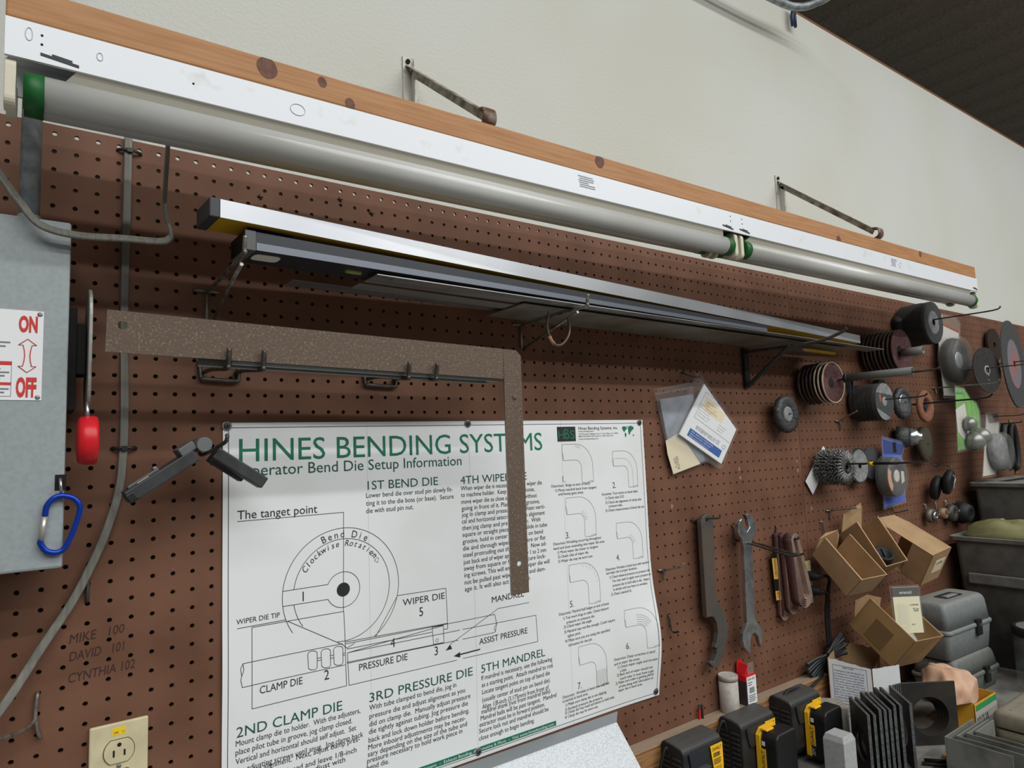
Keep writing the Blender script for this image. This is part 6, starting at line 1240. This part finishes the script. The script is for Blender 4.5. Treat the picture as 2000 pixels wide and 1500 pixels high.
m=MB(); m.ring([[( 2.470+.075*math.cos(a)*q,-.19+.135*math.sin(a)*q,-.762+h+.006*math.sin(4*a+h*60)) for a in [2*PI*k/30 for k in range(30)]] for q,h in ((1,0),(1.02,.012),(.96,.034),(.8,.046),(.55,.056),(.25,.060))],0,True)
o=m.build('plastic_bag',bagM); tag(o,'puffy yellowish plastic bag lying on top of the handled gray bin','bag')
r=tub('taller gray bin with a slotted lid at the right edge',2.580,3.05,-.46,-.030,-1.1703,-.584,.03,binM)
m=MB(); m.prism(rrect(2.592,-.45,3.04,-.042,.015,3),(0,0,-.5925),ux,(0,1,0),(0,0,.006)); ld=m.build('lid',binM,r)
m=MB(); m.box((2.70,-.12,-.5864),(2.98,-.085,-.5856)); m.build('lid_slot',darkM,ld)
m=MB(); m.box((2.80,-.20,-.5855),(2.89,-.175,-.540)); m.build('lid_tab',binM,ld,.004)
# ---------------------------------------------------------------- jar, tan case
r=thing('glass_jar','clear jar with dark lid holding a green and white wrapped piece','jar',(2.290,-.300,-1.1704))
m=MB(); m.lathe((2.290,-.300,-1.1703),(0,0,1),[(0,.072),(.004,.077),(.13,.078),(.150,.074),(.154,.070)],36,cap0=True,cap1=False); m.build('jar',mat('jar_glass',(196,204,202),0.08,alpha=0.12,spec=0.9),r)
m=MB(); m.lathe((2.290,-.300,-1.0175),(0,0,1),[(0,.079),(.022,.080),(.026,.077),(.0262,.072),(.024,.069)],36); ld=m.build('lid',rubM,r)
m=MB(); m.lathe((2.290,-.300,-.9934),(0,0,1),[(0,.068),(.0008,.067)],36); m.build('lid_disc',mat('dusty_lid',(120,119,114),0.6),ld)
m=MB(); m.lathe((2.275,-.318,-1.160),(.5,.1,.8),[(0,.02),(.02,.036),(.06,.038),(.085,.026),(.092,.008)],20,jit=.08); o=m.build('wrapped_piece',gjarM); tag(o,'green wrapped piece inside the clear jar','package')
m=MB(); m.lathe((2.250,-.335,-1.085),(.3,-.5,.5),[(0,.010),(.008,.016),(.016,.008)],14,jit=.15); m.build('white_patch',wpaperM,o)
r=thing('plastic_case','flat tan plastic case lying on the bench at the lower right','case',(1.94,-.40,-1.1704))
m=MB(); m.ring([[(p[0],p[1],z) for p in rrect(1.786+i,-.520+i,2.15-i,-.322-i,.02,5)] for i,z in ((.010,-1.1703),(.004,-1.164),(.004,-1.142))],0,True); m.build('base',tanM,r)
m=MB(); m.ring([[(p[0],p[1],z) for p in rrect(1.786+i,-.520+i,2.15-i,-.322-i,.02,5)] for i,z in ((.001,-1.137),(0,-1.135),(.003,-1.110),(.010,-1.102),(.020,-1.100))],0,True); ld=m.build('lid',tanM,r)
m=MB(); m.box((1.82,-.50,-1.1),(2.12,-.497,-1.0985)); m.box((1.82,-.36,-1.1),(2.12,-.357,-1.0985)); m.build('lid_ribs',tanM,ld)
# ---------------------------------------------------------------- steel plates and brackets
def plate(tag_lab,near,far,zt,grp,th,hr,mt=plateM,hole=True,shift=0.0):
    """square plate standing on edge from near (x,y) to far (x,y)"""
    n_=Vector((near[0],near[1],0)); f_=Vector((far[0],far[1],0)); d=(f_-n_).normalized(); L_=(f_-n_).length; side=Vector((-d.y,d.x,0)); H_=zt+1.1703
    r=thing('steel_plate',tag_lab,'steel plate',tuple((n_+f_)/2+Vector((0,0,-1.1704))),grp)
    m=MB(); m.holed([(0,0),(L_,0),(L_,H_),(0,H_)],(L_*.5,H_*.46),hr,n_+Vector((0,0,-1.1703)),d,uz,side*th,0,1,32,0); m.build('plate',[mt,edgeM],r); return r
N0=Vector((1.333,-.258,0)); N1=Vector((1.476,-.283,0)); F0=Vector((1.408,-.178,0)); F1=Vector((1.562,-.197,0))
for k in range(8):
    t=(0,.135,.27,.385,.50,.615,.755,1)[k]
    plate('leftmost square steel plate of the row of eight standing on edge' if k==0 else ('rightmost square steel plate of the row of eight standing on edge' if k==7 else 'one of the square steel plates standing between the end plates of the row'),tuple((N0+(N1-N0)*t)[:2]),tuple((F0+(F1-F0)*t)[:2]),-1.018-.004*math.sin(k*2.1),'square steel plates standing in a row on the bench',.0062,.036)
for k in range(5):
    o=Vector((.57,.82,0))*.0085*k
    c_=Vector((1.642,-.247,0))+o; d=Vector((.82,-.57,0))*.068
    plate('square steel plate facing front with a large round hole, right of the row of plates' if k==0 else 'steel plate hidden behind the front facing plate, its hole edge showing through',tuple((c_-d)[:2]),tuple((c_+d)[:2]),-1.020-.004*k,'steel plates with large holes facing front',.0055,.046-.002*k)
for k,(x,y,la,lb_,zt) in enumerate(((1.4655,-.350,.150,.128,-1.07),(1.493,-.363,.135,.20,-1.0715),(1.517,-.374,.118,.20,-1.069),(1.545,-.381,.10,.20,-1.0705))):
    lab=('gray steel angle bracket at the front of the nest of four','second gray steel angle bracket in the nest, behind the front one','third gray steel angle bracket in the nest of four','innermost gray steel angle bracket in the nest of four')[k]
    r=thing('angle_plate',lab,'bracket',(x+.05,y-.05,-1.1704),'bent steel angle brackets nested at the lower right')
    m=MB(); m.box((x,y-.0032,-1.1703),(x+la,y,zt)); m.box((x,y-lb_,-1.1703),(x+.0032,y-.0033,zt)); m.build('angle',sheetM,r,.0006)
for p0,p1,rr,mm,lab in (((1.535,-.272,-1.166),(1.60,-.345,-1.166),.0042,rubM,'dark pen lying on the bench before the front facing plate'),((1.515,-.275,-1.1665),(1.56,-.335,-1.1665),.0036,dwireM,'thin gray rod lying beside the dark pen on bench')):
    m=MB(); m.cyl(p0,p1,rr,10); m.cyl(p1,Vector(p1)+(Vector(p1)-Vector(p0))*.12,rr,10,r1=.0008); o=m.build('pen' if 'pen' in lab.split()[:2] else 'rod',mm); tag(o,lab,'pen' if 'pen' in lab.split()[:2] else 'rod')
m=MB(); m.box((1.585,-.305,-1.1703),(1.68,-.290,-1.162)); o=m.build('wood_strip',woodM); tag(o,'thin orange wood strip on the bench in front of the front facing plate','strip')

for o in bpy.data.objects:
    if '_org' in o: del o['_org']
